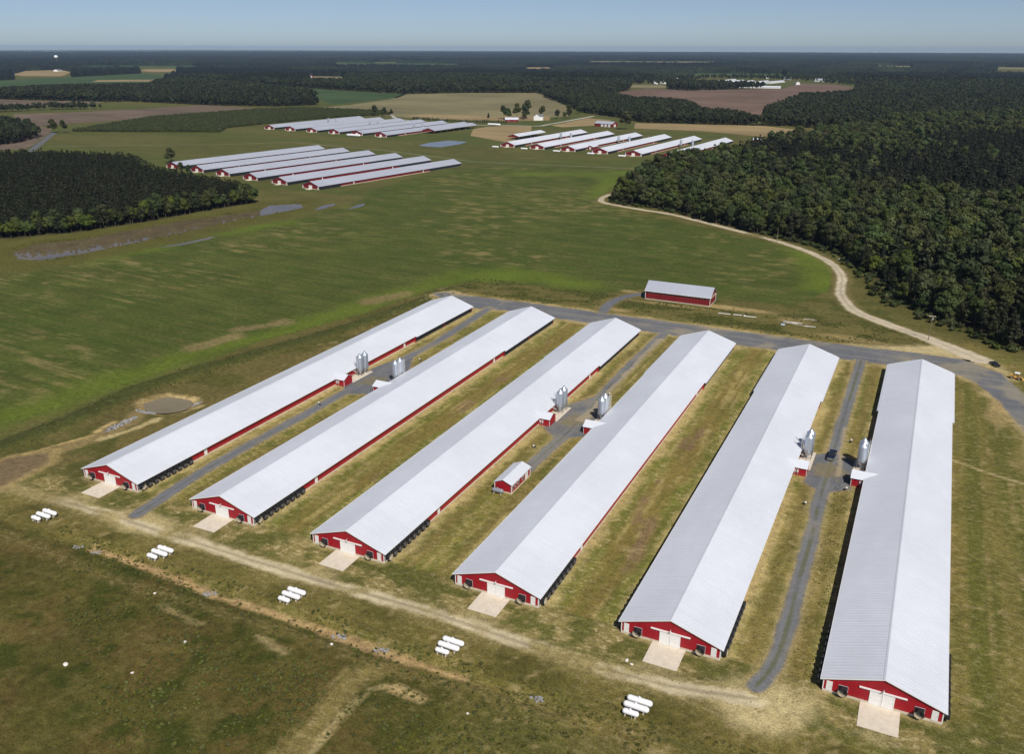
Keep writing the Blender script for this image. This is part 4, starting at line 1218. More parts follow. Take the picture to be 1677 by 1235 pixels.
MB().box(-LX + 0.2, LX - 0.2, -LY + 0.2, LY - 0.2, 0.02, 0.12).build('floor_slab', M['concrete2'], sh)
litter = MB()
lr_ = random.Random(3)
nx_, ny_ = 16, 7
vv = []
for i in range(nx_):
    for j in range(ny_):
        u, w = i / (nx_ - 1), j / (ny_ - 1)
        e = min(u, 1 - u, 0.5) * 6; g_ = min(w, 1 - w) * 4
        vv.append((-4 + u * 17, -4.5 + w * 9, 0.14 + 1.7 * min(1, e) * min(1, g_) * lr_.uniform(0.8, 1.1)))
ff = [(i * ny_ + j, (i + 1) * ny_ + j, (i + 1) * ny_ + j + 1, i * ny_ + j + 1) for i in range(nx_ - 1) for j in range(ny_ - 1)]
tag(litter.add(vv, ff).build('litter_heap', simple('brown_litter', (0.11, 0.08, 0.05), 0.95, var=0.3), None, (-97.0, 380.3, 0)), 'heap of brown litter stored inside the open-eaved red shed', 'heap')

# small shed between third and fourth house
ss = tag(empty('generator_shed', (-88.75, 185.3, 0)), 'small red shed with white roof standing between the third and fourth houses', 'shed')
sx, sy = 2.4, 5.75
for me in gable_roof('roof_slope', -sx, sx, -sy, sy, 2.75, 3.75, 'y', M['roof'], 0.3):
    inst('roof_slope', me, ss)
zt = 2.68
MB().prism([(-sx, 0.3), (sx, 0.3), (sx, zt), (0, 3.64), (-sx, zt)], 'y', -sy, -sy + 0.12).build('front_wall', M['red'], ss)
MB().prism([(-sx, 0.3), (sx, 0.3), (sx, zt), (0, 3.64), (-sx, zt)], 'y', sy - 0.12, sy).build('back_wall', M['red'], ss)
MB().box(-sx, -sx + 0.12, -sy + 0.122, sy - 0.122, 0.3, zt).build('side_wall', M['red'], ss)
MB().box(sx - 0.12, sx, -sy + 0.122, sy - 0.122, 0.3, zt).build('side_wall', M['red'], ss)
MB().box(-sx - 0.1, sx + 0.1, -sy - 0.1, sy + 0.1, -0.1, 0.298).build('foundation', M['concrete2'], ss)
for a, b in ((-1, -1), (1, -1), (1, 1), (-1, 1)):
    MB().box(a * (sx + .02) - 0.08, a * (sx + .02) + 0.08, b * (sy + .02) - 0.08, b * (sy + .02) + 0.08, 0.3, zt - 0.1).build('corner_trim', M['white'], ss)
for y_, w_ in ((-4.9, 0.5), (-3.2, 0.55), (-1.4, 0.55), (1.2, 0.6)):
    v_ = MB().box(sx + 0.004, sx + 0.05, y_ - w_, y_ + w_, 1.0, 2.0).build('window', M['white'], ss)
    MB().box(sx + 0.052, sx + 0.07, y_ - w_ + 0.1, y_ + w_ - 0.1, 1.1, 1.9).build('pane', M['glass'], v_)
MB().box(sx + 0.004, sx + 0.06, 2.6, 4.4, 0.32, 2.4).build('door', M['white'], ss)
gt = tag(empty('fuel_tank', (-89.7, 178.3, 0)), 'grey cylindrical fuel tank in front of the small red shed', 'tank')
tm = tank_meshes(3.3, 0.6, 0.95)
fuel_grey = simple('grey_fuel_tank_paint', (0.23, 0.25, 0.28), 0.45, var=0.12)
for k in ('shell', 'dome'):
    me = tm[k].copy(); me.materials.clear(); me.materials.append(fuel_grey)
    inst({'shell': 'tank_shell', 'dome': 'filler_cap'}[k], me, gt)
for x in (-0.95, 0.95):
    inst('saddle', tm['saddle'], gt, (x, 0, 0))

# ------------------------------------------------------------------ vehicles
def wheel(parent, loc, r=0.38, w=0.26):
    t = MB().lathe([(r * 0.62, -w / 2), (r * 0.93, -w / 2), (r, -w / 3), (r, w / 3), (r * 0.93, w / 2), (r * 0.62, w / 2)], 'x', 20, cap=False)
    o = t.build('wheel', M['rubber'], parent, loc, smooth=True)
    MB().lathe([(r * 0.62, -w * 0.42), (r * 0.5, -w * 0.3), (r * 0.15, -w * 0.42), (r * 0.15, w * 0.42), (r * 0.5, w * 0.3), (r * 0.62, w * 0.42)], 'x', 14).build('rim', M['chrome'], o)
    return o

def glass_quad(parent, pts, name='window', mat=None, th=0.012):
    a, b, c = (Vector(p) for p in pts[:3])
    n = (b - a).cross(c - a).normalized() * th
    v = [Vector(p) for p in pts]
    k = len(v)
    MB().add([p + n for p in v] + [p - n for p in v], [tuple(range(k)), tuple(range(2 * k - 1, k - 1, -1))] + [(i, (i + 1) % k, (i + 1) % k + k, i + k) for i in range(k)]).build(name, mat or M['glass'], parent)

pk = tag(empty('pickup_truck', (-14.1, 238.6, 0.03), R(-2)), 'dark navy pickup truck parked on the gravel between the two right-hand houses', 'truck')
# nose towards -y
MB().prism([(-2.9, 0.52), (-2.92, 0.9), (-2.78, 1.08), (-1.35, 1.17), (0.95, 1.17), (0.95, 0.55)], 'x', -0.98, 0.98).build('body', M['navy'], pk, bevel=0.06)
for s in (-1, 1):
    MB().box(*sorted((s * 0.80, s * 0.98)), 0.96, 2.85, 0.55, 1.20).build('bed_side', M['navy'], pk, bevel=0.03)
MB().box(-0.79, 0.79, 0.96, 2.75, 0.55, 0.68).build('bed_floor', M['black'], pk)
MB().box(-0.79, 0.79, 2.76, 2.86, 0.6, 1.18).build('tailgate', M['navy'], pk)
cab = MB().add([(-0.94, -1.35, 1.16), (0.94, -1.35, 1.16), (0.94, 0.95, 1.16), (-0.94, 0.95, 1.16), (-0.72, -0.55, 1.82), (0.72, -0.55, 1.82), (0.72, 0.78, 1.84), (-0.72, 0.78, 1.84)],
               [(0, 1, 2, 3), (4, 5, 6, 7), (0, 1, 5, 4), (1, 2, 6, 5), (2, 3, 7, 6), (3, 0, 4, 7)])
cab.build('cab', M['navy'], pk, bevel=0.05)
glass_quad(pk, [(-0.82, -1.26, 1.25), (0.82, -1.26, 1.25), (0.68, -0.63, 1.78), (-0.68, -0.63, 1.78)], 'windscreen')
glass_quad(pk, [(-0.75, 0.945, 1.25), (0.75, 0.945, 1.25), (0.66, 0.81, 1.76), (-0.66, 0.81, 1.76)], 'rear_window')
for s in (-1, 1):
    glass_quad(pk, [(s * 0.93, -1.0, 1.24), (s * 0.93, -0.1, 1.24), (s * 0.755, -0.1, 1.77), (s * 0.755, -0.5, 1.77)], 'side_window')
    glass_quad(pk, [(s * 0.93, 0.0, 1.24), (s * 0.93, 0.8, 1.24), (s * 0.755, 0.72, 1.77), (s * 0.755, 0.0, 1.77)], 'side_window')
    MB().box(*sorted((s * 0.55, s * 0.92)), -2.97, -2.90, 0.78, 0.98).build('headlight', M['chrome'], pk)
    MB().box(*sorted((s * 0.98, s * 1.2)), -1.05, -0.9, 1.15, 1.35).build('mirror', M['black'], pk)
    for y in (-1.85, 1.75):
        wheel(pk, (s * 0.86, y, 0.38))
MB().box(-0.52, 0.52, -2.98, -2.91, 0.68, 0.98).build('grille', M['chrome'], pk)
MB().box(-0.98, 0.98, -3.06, -2.93, 0.42, 0.62).build('front_bumper', M['chrome'], pk)
MB().box(-0.98, 0.98, 2.87, 2.98, 0.45, 0.62).build('rear_bumper', M['chrome'], pk)

car = tag(empty('parked_car', (30.2, 344.3, 0.05), R(29)), 'black sedan parked on the sandy verge at the bend of the gravel road', 'car')
MB().prism([(-2.35, 0.38), (-2.38, 0.68), (-2.2, 0.80), (-1.0, 0.92), (1.4, 0.95), (2.25, 0.9), (2.35, 0.7), (2.32, 0.38)], 'x', -0.9, 0.9).build('body', M['blackpaint'], car, bevel=0.07)
MB().add([(-0.82, -1.1, 0.92), (0.82, -1.1, 0.92), (0.82, 1.65, 0.94), (-0.82, 1.65, 0.94), (-0.62, -0.25, 1.42), (0.62, -0.25, 1.42), (0.62, 0.95, 1.42), (-0.62, 0.95, 1.42)],
         [(0, 1, 2, 3), (4, 5, 6, 7), (0, 1, 5, 4), (1, 2, 6, 5), (2, 3, 7, 6), (3, 0, 4, 7)]).build('cabin', M['blackpaint'], car, bevel=0.05)
glass_quad(car, [(-0.72, -1.03, 0.98), (0.72, -1.03, 0.98), (0.58, -0.32, 1.38), (-0.58, -0.32, 1.38)], 'windscreen')
glass_quad(car, [(-0.72, 1.58, 0.99), (0.72, 1.58, 0.99), (0.58, 1.0, 1.38), (-0.58, 1.0, 1.38)], 'rear_window')
for s in (-1, 1):
    glass_quad(car, [(s * 0.81, -0.85, 0.98), (s * 0.81, 1.3, 0.98), (s * 0.65, 0.85, 1.37), (s * 0.65, -0.25, 1.37)], 'side_window')
    MB().box(*sorted((s * 0.5, s * 0.85)), -2.42, -2.35, 0.6, 0.74).build('headlight', M['chrome'], car)
    for y in (-1.45, 1.4):
        wheel(car, (s * 0.8, y, 0.33), 0.33, 0.22)

ldr = tag(empty('wheel_loader', (36.3, 332.4, 0.03), R(82)), 'small faded yellow wheel loader with white canopy at the bend of the road', 'loader')
MB().prism([(-0.2, 0.7), (-0.25, 1.25), (1.7, 1.45), (2.1, 1.2), (2.1, 0.7)], 'x', -0.6, 0.6).build('engine_hood', M['yellow'], ldr, bevel=0.05)
MB().box(-0.75, 0.75, -1.3, 1.6, 0.5, 0.75).build('frame', M['yellow'], ldr, bevel=0.03)
MB().box(-0.85, 0.85, -1.1, 0.55, 2.15, 2.28).build('canopy', M['white'], ldr, bevel=0.03)
for a in (-0.72, 0.72):
    for b in (-0.95, 0.4):
        MB().bar((a, b, 0.7), (a, b, 2.16), 0.05).build('canopy_post', M['yellow'], ldr)
MB().box(-0.3, 0.3, -0.6, -0.05, 0.75, 1.1).box(-0.3, 0.3, -0.05, 0.08, 1.0, 1.6).build('seat', M['black'], ldr)
for s in (-1, 1):
    MB().bar((s * 0.55, -0.9, 0.95), (s * 0.55, -2.1, 0.6), 0.09).build('lift_arm', M['yellow'], ldr)
    for y in (-1.05, 1.2):
        wheel(ldr, (s * 0.92, y, 0.55), 0.55, 0.36)
MB().prism([(-2.1, 0.12), (-2.75, 0.1), (-2.75, 0.16), (-2.15, 0.2), (-2.1, 0.9), (-2.02, 0.9)], 'x', -1.05, 1.05).build('bucket', M['yellow'], ldr)

# ------------------------------------------------------------------ poles, posts, loose things
def utility_pole(loc, h, label, rz=0, arm=True):
    t = tag(empty('utility_pole', loc, rz), label, 'utility pole', 'wooden utility poles along the forest track')
    MB().bar((0, 0, -0.3), (0, 0, h), 0.17, 8, 0.11).build('pole', M['wood'], t)
    if arm:
        MB().box(-1.25, 1.25, -0.07, 0.07, h - 0.55, h - 0.38).build('crossarm', M['plank'], t)
        for x in (-1.1, -0.5, 0.5, 1.1):
            MB().lathe([(0.05, h - 0.38), (0.07, h - 0.28), (0.03, h - 0.2)], 'z', 8, (x, 0, 0)).build('insulator', M['white'], t)
        MB().lathe([(0.17, h - 1.9), (0.17, h - 1.1), (0.05, h - 1.05)], 'z', 10, (0.3, 0, 0)).build('transformer', M['greybox'], t)
utility_pole((7.5, 365.8, 0), 10.4, 'wooden utility pole with crossarm at the junction of sandy track and gravel road', R(10))
utility_pole((-79.3, 529.7, 0), 8.6, 'bare utility pole beside the sandy track above the red litter shed', arm=False)
utility_pole((-115.3, 573.5, 0), 8.6, 'bare utility pole at the forest edge in the middle of the sandy track', arm=False)
utility_pole((-184.0, 622.6, 0), 8.6, 'farthest bare utility pole against the dark forest corner', arm=False)

for i, (x, y, w) in enumerate(((-168.7, 206.5, 'left of the leftmost gravel drive'), (-161.3, 256.8, 'right of the leftmost drive beyond the silos'), (-92.6, 207.3, 'left of the middle drive near the small shed'), (-86.5, 255.1, 'right of the middle drive beyond the silos'),
                               (-16.8, 207.0, 'left of the right-hand drive in front of the silos'), (-8.3, 219.8, 'right of the right-hand drive beside the control room'), (-10.2, 251.8, 'right of the right-hand drive beyond the silos'))):
    t = tag(empty('standpipe', (x, y, 0), 0.7 * i), 'small white-capped standpipe in the grass %s' % w, 'standpipe', 'standpipes beside the drives')
    MB().bar((0, 0, -0.1), (0, 0, 0.75), 0.16, 8).build('pipe', M['darksteel'], t)
    MB().lathe([(0.27, 0.7), (0.27, 0.85), (0.12, 0.98), (0, 1.0)], 'z', 10, cap=False).build('cap', M['white'], t)
    MB().box(0.25, 0.8, -0.25, 0.25, -0.05, 0.3).build('black_block', M['black'], t)  # low black block beside the capped pipe

board = MB().box(-2.4, 2.4, -0.12, 0.12, 0, 0.05).mesh('loose_board', M['plank'])
wboard = MB().box(-2.2, 2.2, -0.30, 0.30, 0, 0.06).mesh('loose_panel', M['white'])
rb = random.Random(8)
for k in range(9):
    o = inst('loose_board', board if k % 2 else wboard, None, (-41.8 + rb.uniform(-5, 4.5), 364.4 + rb.uniform(-1.3, 1.3), 0.03 + 0.07 * k), (0, 0, rb.uniform(-0.25, 0.25)))
    tag(o, 'pale board lying in the scattered timber pile behind the gravel road', 'board', 'scattered pale boards behind the gravel road')
for k in range(4):
    o = inst('loose_board', board, None, (-39.3 + rb.uniform(-1.5, 1.5), 374.0 + rb.uniform(-0.8, 0.8), 0.04 + 0.06 * k), (0, 0, rb.uniform(-0.5, 0.5)))
    tag(o, 'weathered board in the small heap nearer the green field', 'board', 'small board heap near the field')
tag(MB().box(-0.8, 0.8, -0.5, 0.5, 0, 0.35).box(-0.7, 0.7, -0.4, 0.4, 0.35, 0.45).build('storage_box', simple('pale_blue_plastic', (0.45, 0.58, 0.72), 0.4), None, (-47.9, 361.5, 0), R(10)), 'pale blue box beside the scattered boards', 'box')
pipe = MB().bar((-2.6, 0, 0.16), (2.6, 0, 0.16), 0.15, 10).mesh('white_pipe', M['tank'])
for k, (x, y) in enumerate(((-73.6, 366.6), (-67.2, 367.3), (-62.6, 366.9))):
    tag(inst('white_pipe', pipe, None, (x, y, 0), R(3 + 2 * k)), '%s of three white pipes lying in the grass right of the litter shed' % ('leftmost', 'middle', 'rightmost')[k], 'pipe', 'white pipes in the grass')
t = tag(empty('sheet_stack', (-38.3, 497.0, 0), R(-28)), 'stack of white metal sheets lying between the sandy track and the forest', 'sheet stack')
for k in range(4):
    MB().box(-3.2 + 0.2 * k, 3.0 + 0.15 * k, -0.9 - 0.05 * k, 0.8 + 0.06 * k, 0.1 + 0.12 * k, 0.14 + 0.12 * k).build('metal_sheet', M['white'], t)
MB().box(-2.2, -2.0, -1, 1, 0, 0.1).box(2.0, 2.2, -1, 1, 0, 0.1).build('timber_skid', M['wood'], t)
def rock_mesh(seed, s):
    bm = bmesh.new()
    bmesh.ops.create_icosphere(bm, subdivisions=2, radius=s)
    rr = random.Random(seed)
    for v in bm.verts:
        v.co *= rr.uniform(0.78, 1.15); v.co.z *= 0.6
    me = bpy.data.meshes.new('rock'); bm.to_mesh(me); bm.free()
    return me
wr = rock_mesh(3, 0.55); wr.materials.append(simple('white_rubble', (0.7, 0.66, 0.6), 0.9, var=0.15))
for k, (x, y, s, w) in enumerate(((-132.7, 83.2, 1.0, 'largest white rubble lump in the dark meadow at left'), (-135.4, 107.1, 0.6, 'small white rubble lump left of the second tank trio'), (-117.5, 97.9, 0.75, 'white rubble lump in the middle of the left meadow'),
                                 (-119.7, 87.0, 0.55, 'little white lump low in the left meadow'), (-58.8, 104.8, 0.5, 'single white lump in the grass below the fourth tank trio'), (-91.5, 109.8, 0.6, 'pale lump beside the eroded ditch bank'), (-38.3, 130.2, 0.8, 'pale rubble at the corner of the fifth house apron'), (-37.2, 129.6, 0.6, 'smaller pale rubble beside the fifth house apron'))):
    o = tag(inst('rubble_lump', wr, None, (x, y, 0.15 * s), k * 1.3), w, 'rubble'); o.scale = (s, s * 0.8, s)

def riprap(label, cx, cy, rx, ry, n, seed, rz=0.0, size=0.38, mat=None):
    rr = random.Random(seed)
    mb = MB()
    for k in range(n):
        a = rr.uniform(0, 2 * math.pi); q = math.sqrt(rr.random())
        dx, dy = rx * q * math.cos(a), ry * q * math.sin(a)
        x = cx + dx * math.cos(rz) - dy * math.sin(rz); y = cy + dx * math.sin(rz) + dy * math.cos(rz)
        z = float(ground_z(np.array([x]), np.array([y]))[0])
        s = size * rr.uniform(0.5, 1.3)
        P = [Vector((rr.gauss(0, 1), rr.gauss(0, 1), rr.gauss(0, 0.7))).normalized() * s * rr.uniform(0.7, 1.1) for _ in range(9)]
        bm = bmesh.new()
        for p in P: bm.verts.new(p + Vector((x, y, z + s * 0.3)))
        bmesh.ops.convex_hull(bm, input=bm.verts)
        bm.verts.ensure_lookup_table()
        vs = [v for v in bm.verts if v.link_faces]
        ix = {v: i for i, v in enumerate(vs)}
        mb.add([v.co.copy() for v in vs], [[ix[v] for v in f.verts] for f in bm.faces])
        bm.free()
    tag(mb.build('riprap', mat or M['stone']), label, kind='stuff')
for k, (x, y) in enumerate(((-166.9, 113.4), (-161.0, 113.7), (-125.6, 112.8), (-92.1, 113.0), (-82.5, 113.3), (-49.7, 113.9))):
    riprap('grey riprap stones lining the ditch, patch %s' % ('at its left end', 'just right of its left end', 'below the second and third tank trios', 'below the third house apron', 'left of the fourth tank trio', 'at its right end')[k], x, y, 1.5, 0.8, 26, 20 + k, 0.3, 0.30)
riprap('grey riprap stones at the near rim of the round basin', -214.5, 177.8, 4.0, 1.2, 70, 31, 0.1)
riprap('grey riprap chute running down from the round basin', -213.4, 167.0, 1.5, 6.5, 120, 32, 0.05)
riprap('small grey riprap patch at the far rim of the round basin', -204.8, 190.0, 1.2, 1.8, 34, 33)

# ------------------------------------------------------------------ neighbouring poultry farms
def far_fit(x0, y0, th, st, sp, L, roof, tanks, name, label, group, nfar=6, sides=(1, -1)):
    m = make_meshes(M['red_far'], roof, False, L)
    door = MB().box(-1.9, 1.9, -0.1, -0.01, 0.1, 3.0).mesh('gable_door', M['white'])
    fan = {s: MB().box(*sorted((s * (WX + 0.005), s * (WX + 0.8))), 0.6, 24, 0.35, 2.2).mesh('fan_bank', M['black']) for s in (1, -1)}
    pad = {s: MB().box(*sorted((s * (WX + 0.005), s * (WX + 0.3))), L - 48, L - 1.5, 0.35, 2.3).mesh('cooling_pad', M['pad']) for s in (1, -1)}
    ed = MB().box(-0.6, 0.6, -0.12, -0.01, 0.3, 2.3).mesh('entry_door', M['white'])
    ap_ = MB().box(-2.5, 2.5, -4, 0.1, -0.05, 0.08).mesh('door_apron', M['concrete2'])
    H = []
    for i in range(6):
        x = x0 + sp * i * math.cos(st); y = y0 - sp * i * math.sin(st)
        h = tag(empty('poultry_house', (x, y, 0), -th), label % ORD[i], 'poultry house', group)
        for nm, k in (('roof_slope', 'slopeR'), ('roof_slope', 'slopeL'), ('ridge_cap', 'ridge'), ('front_wall', 'gableF'), ('back_wall', 'gableB'), ('side_wall', 'sideR'), ('side_wall', 'sideL'), ('foundation', 'stem')):
            inst(nm, m[k], h)
        inst('gable_door', door, h, (0, FY, 0)); inst('door_apron', ap_, h)
        for ex in (-8.9, 8.9):
            inst('entry_door', ed, h, (ex, FY, 0))
        for s in (1, -1):
            inst('fan_bank', fan[s], h); inst('cooling_pad', pad[s], h)
            for yy in (40, 130):
                inst('side_door', sdoor[s], h, (0, yy, 0))
        H.append(h)
    return H
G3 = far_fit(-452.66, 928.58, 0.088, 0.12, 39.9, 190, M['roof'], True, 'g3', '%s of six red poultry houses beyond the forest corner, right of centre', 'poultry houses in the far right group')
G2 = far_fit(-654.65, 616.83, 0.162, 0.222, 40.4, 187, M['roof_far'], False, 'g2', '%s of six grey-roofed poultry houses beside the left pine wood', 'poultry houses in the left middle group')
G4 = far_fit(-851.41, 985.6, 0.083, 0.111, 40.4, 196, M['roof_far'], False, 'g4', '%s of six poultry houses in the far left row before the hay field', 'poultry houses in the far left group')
NEAR = ('leftmost', 'left', 'third', 'fourth', 'fifth', 'rightmost')
def local(h, x, y):
    c, s = math.cos(h.rotation_euler.z), math.sin(h.rotation_euler.z)
    return (h.location.x + x * c - y * s, h.location.y + x * s + y * c, 0)
for G, gl in ((G3, 'far right group of houses'), (G4, 'farthest left row of houses')):
    for a in range(0, 6, 2):
        for k, (hh, sx_) in enumerate(((G[a], 13.0), (G[a + 1], -13.0))):
            make_silo(local(hh, sx_, 108 + 2 * k), 1, 'galvanised feed silo beside the %s house of the %s' % (ORD[a + k], gl), False, 'feed silos of the far farms', 1.15)
tm5 = tank_meshes(8.5, 0.9, 1.3)
for k, (x, y) in enumerate(((-461.0, 914.3), (-423.5, 911.8), (-381.3, 905.6), (-339.1, 900.7), (-301.7, 894.5))):
    make_tank(tm5, (x, y, 0), 'white propane tank, %s of five before the far right houses' % ('leftmost', 'second', 'middle', 'fourth', 'rightmost')[k], 8.5, 'propane tanks of the far right farm')
tm6 = tank_meshes(21, 1.5, 2.0)
make_tank(tm6, (-683.2, 950, 0), 'very long white gas tank before the farthest left row of houses', 21, None)
make_tank(tm6, (-597, 1180, 0), 'long white gas tank beside the pale farm lane', 21, None)

def barn(name, label, cat, loc, rz, w, l, e, r, wall, roof, axis='y', open_front=False, windows=0, door=True, group=None):
    t = tag(empty(name, loc, rz), label, cat, group)
    for me in gable_roof('roof_slope', -w / 2, w / 2, -l / 2, l / 2, e, r, 'y', roof, 0.4, 0.12):
        inst('roof_slope', me, t)
    zt_ = e - 0.12
    g = [(-w / 2, 0), (w / 2, 0), (w / 2, zt_), (0, r - 0.15), (-w / 2, zt_)]
    if open_front:
        for y in np.linspace(-l / 2 + 0.2, l / 2 - 0.2, 8):
            for s in (-1, 1):
                MB().box(s * (w / 2 - 0.15) - 0.15, s * (w / 2 - 0.15) + 0.15, y - 0.15, y + 0.15, 0, zt_).build('post', M['wood'], t)
        MB().prism([(-w / 2, e * 0.7), (w / 2, e * 0.7), (w / 2, zt_), (0, r - 0.15), (-w / 2, zt_)], 'y', -l / 2, -l / 2 + 0.15).build('gable_panel', wall, t)
    else:
        MB().prism(g, 'y', -l / 2, -l / 2 + 0.2).build('front_wall', wall, t)
        MB().prism(g, 'y', l / 2 - 0.2, l / 2).build('back_wall', wall, t)
        for s in (-1, 1):
            MB().box(*sorted((s * w / 2, s * (w / 2 - 0.2))), -l / 2 + 0.202, l / 2 - 0.202, 0, zt_).build('side_wall', wall, t)
        if door:
            MB().box(-w * 0.16, w * 0.16, -l / 2 - 0.08, -l / 2 - 0.004, 0.1, e * 0.8).build('door', M['white'], t)
        for k in range(windows):
            y = -l / 2 + l * (k + 0.5) / windows
            for s in (-1, 1):
                f = MB().box(*sorted((s * (w / 2 + 0.004), s * (w / 2 + 0.07))), y - 0.6, y + 0.6, 1.0, 2.3).build('window', M['white'], t)
                MB().box(*sorted((s * (w / 2 + 0.072), s * (w / 2 + 0.09))), y - 0.48, y + 0.48, 1.12, 2.18).build('pane', M['glass'], f)
    return t
barn('hay_shed', 'open-sided shed with grey roof at the right end of the farthest left row', 'shed', (-617, 1086, 0), -0.083, 20, 106, 4.2, 7.0, M['red_far'], M['roof_far'], open_front=True)
barn('hay_shed', 'open-sided hay shed with grey roof left of the far right houses', 'shed', (-481, 1045, 0), -0.088, 16, 70, 4.2, 6.6, M['red_far'], M['roof'], open_front=True)
barn('machine_barn', 'small red barn with white roof beside the white farmhouse', 'barn', (-606, 1258, 0), R(-60), 13, 20, 4.0, 6.6, M['red_far'], M['roof'], windows=2)
mb_ = barn('machine_barn', 'red workshop barn with three white doors behind the far right houses', 'barn', (-446, 1244, 0), R(78), 15, 30, 4.6, 7.6, M['red_far'], M['roof_far'], windows=0)
for k in range(3):
    MB().box(-7.6, -7.505, -12 + 6 * k, -8 + 6 * k, 0.1, 3.8).build('roller_door', M['white'], mb_)
barn('red_hut', 'small red hut with pale roof standing alone beside the right wheat strip', 'hut', (-203, 1114, 0), R(85), 7, 11, 3.4, 5.0, M['red'], M['roof'])
barn('machine_shed', 'small pale-roofed shed between the far right houses', 'shed', (-357.5, 956, 0), -0.088, 7, 14, 3, 4.4, M['red_far'], M['roof'])
fh = barn('farmhouse', 'white two-storey farmhouse with grey roof among trees', 'house', (-584, 1306, 0), R(20), 10, 15, 6.2, 10.0, M['white'], M['shingle'], windows=4)
MB().prism([(-4.0, 0), (4.0, 0), (4.0, 6.0), (0, 9.0), (-4.0, 6.0)], 'x', 5.0, 9.5).build('wing', M['white'], fh)
for s in (-1, 1):
    MB().add([(4.6, 0, 9.2), (9.9, 0, 9.2), (9.9, s * 4.4, 5.85), (4.6, s * 4.4, 5.85), (4.6, 0, 9.05), (9.9, 0, 9.05), (9.9, s * 4.4, 5.7), (4.6, s * 4.4, 5.7)], [(0, 1, 2, 3), (7, 6, 5, 4), (0, 4, 5, 1), (1, 5, 6, 2), (2, 6, 7, 3), (3, 7, 4, 0)]).build('wing_roof', M['shingle'], fh)
MB().box(-0.5, 0.5, 2.0, 3.0, 9.0, 11.2).build('chimney', simple('red_brick', (0.3, 0.12, 0.08), 0.9), fh)
for k, (x, y, rz, w, l, lab, wl, rf) in enumerate(((-842, 2790, 0.5, 12, 24, 'white house left of the distant silver-roofed barns', M['white'], M['shingle']), (-868, 3140, 0.2, 14, 30, 'pale house among far trees above the brown field', M['plank'], M['shingle']),
        (-826, 2820, 1.2, 10, 16, 'small white outbuilding beside the distant white house', M['white'], M['roof']), (-626, 3490, 0.3, 14, 40, 'far tan-roofed building behind the silver-roofed barns', M['plank'], M['shingle']), (-533, 3394, 1.1, 12, 26, 'far white house at the right behind the silver-roofed barns', M['white'], M['shingle']),
        (-435, 2957, 0.4, 12, 20, 'white gabled house right of the silver-roofed barns', M['white'], M['shingle']), (-405, 3259, 1.4, 12, 34, 'long white building at the edge of the far brown field', M['white'], M['roof_far']), (-3686, 2880, 0.4, 20, 40, 'white farmhouse by the tan stubble at far left', M['white'], M['shingle']),
        (-3845, 2800, 0.9, 14, 24, 'tiny white house near the far left horizon', M['white'], M['shingle']), (-2226, 2791, 0.2, 18, 34, 'white farmhouse in the far clearing left of centre', M['white'], M['shingle']), (-2190, 2770, 1.3, 16, 60, 'long red-walled barn in the far clearing left of centre', M['red_far'], M['roof_far']))):
    barn('distant_house', lab, 'house', (x, y, 0), rz, w, l, 6.0, 10.0, wl, rf, windows=2)
for k in range(6):
    if k < 5:
        loc, rz, l, lab = ((-690, 3120, 0), (-650, 3060, 0), (-610, 3030, 0), (-565, 3040, 0), (-520, 3070, 0))[k], R(-8), 150, '%s of five parallel silver-roofed barns by the far brown field' % ('leftmost', 'second', 'middle', 'fourth', 'rightmost')[k]
    else:
        loc, rz, l, lab = (-502, 2652, 0), R(96.5), 135, 'long silver-roofed barn lying across the front of the far barn group'
    barn('silver_barn', lab, 'barn', loc, rz, 15, l, 3.4, 6.4, M['white'], M['roof'], windows=0, group='silver-roofed barns beyond the brown field')
for k, (x, y) in enumerate(((-620, 1990), (-486, 1965), (-330, 1975))):
    t = tag(empty('power_pylon', (x, y, 0), R(8)), '%s rusty two-legged power pylon in the far brown field' % ('leftmost', 'middle', 'rightmost')[k], 'pylon', 'power pylons in the brown field')
    for s in (-2.6, 2.6):
        MB().bar((s, 0, 0), (s, 0, 24), 0.35, 6, 0.25).build('leg', M['wood'], t)
    MB().box(-5.5, 5.5, -0.2, 0.2, 21, 21.6).build('crossarm', M['wood'], t)
wt = tag(empty('water_tower', (-5500, 4300, 0)), 'white bulb water tower rising above far trees near the left horizon', 'water tower')
MB().lathe([(4.5, 0), (2.2, 6), (2.0, 26), (5, 30)], 'z', 18, cap=False).build('stem', M['white'], wt, smooth=True)
MB().lathe([(5, 29.5)] + [(13 * math.sin(a), 40 - 11 * math.cos(a)) for a in np.linspace(0.45, math.pi, 10)], 'z', 24, cap=False).build('bulb', M['white'], wt, smooth=True)

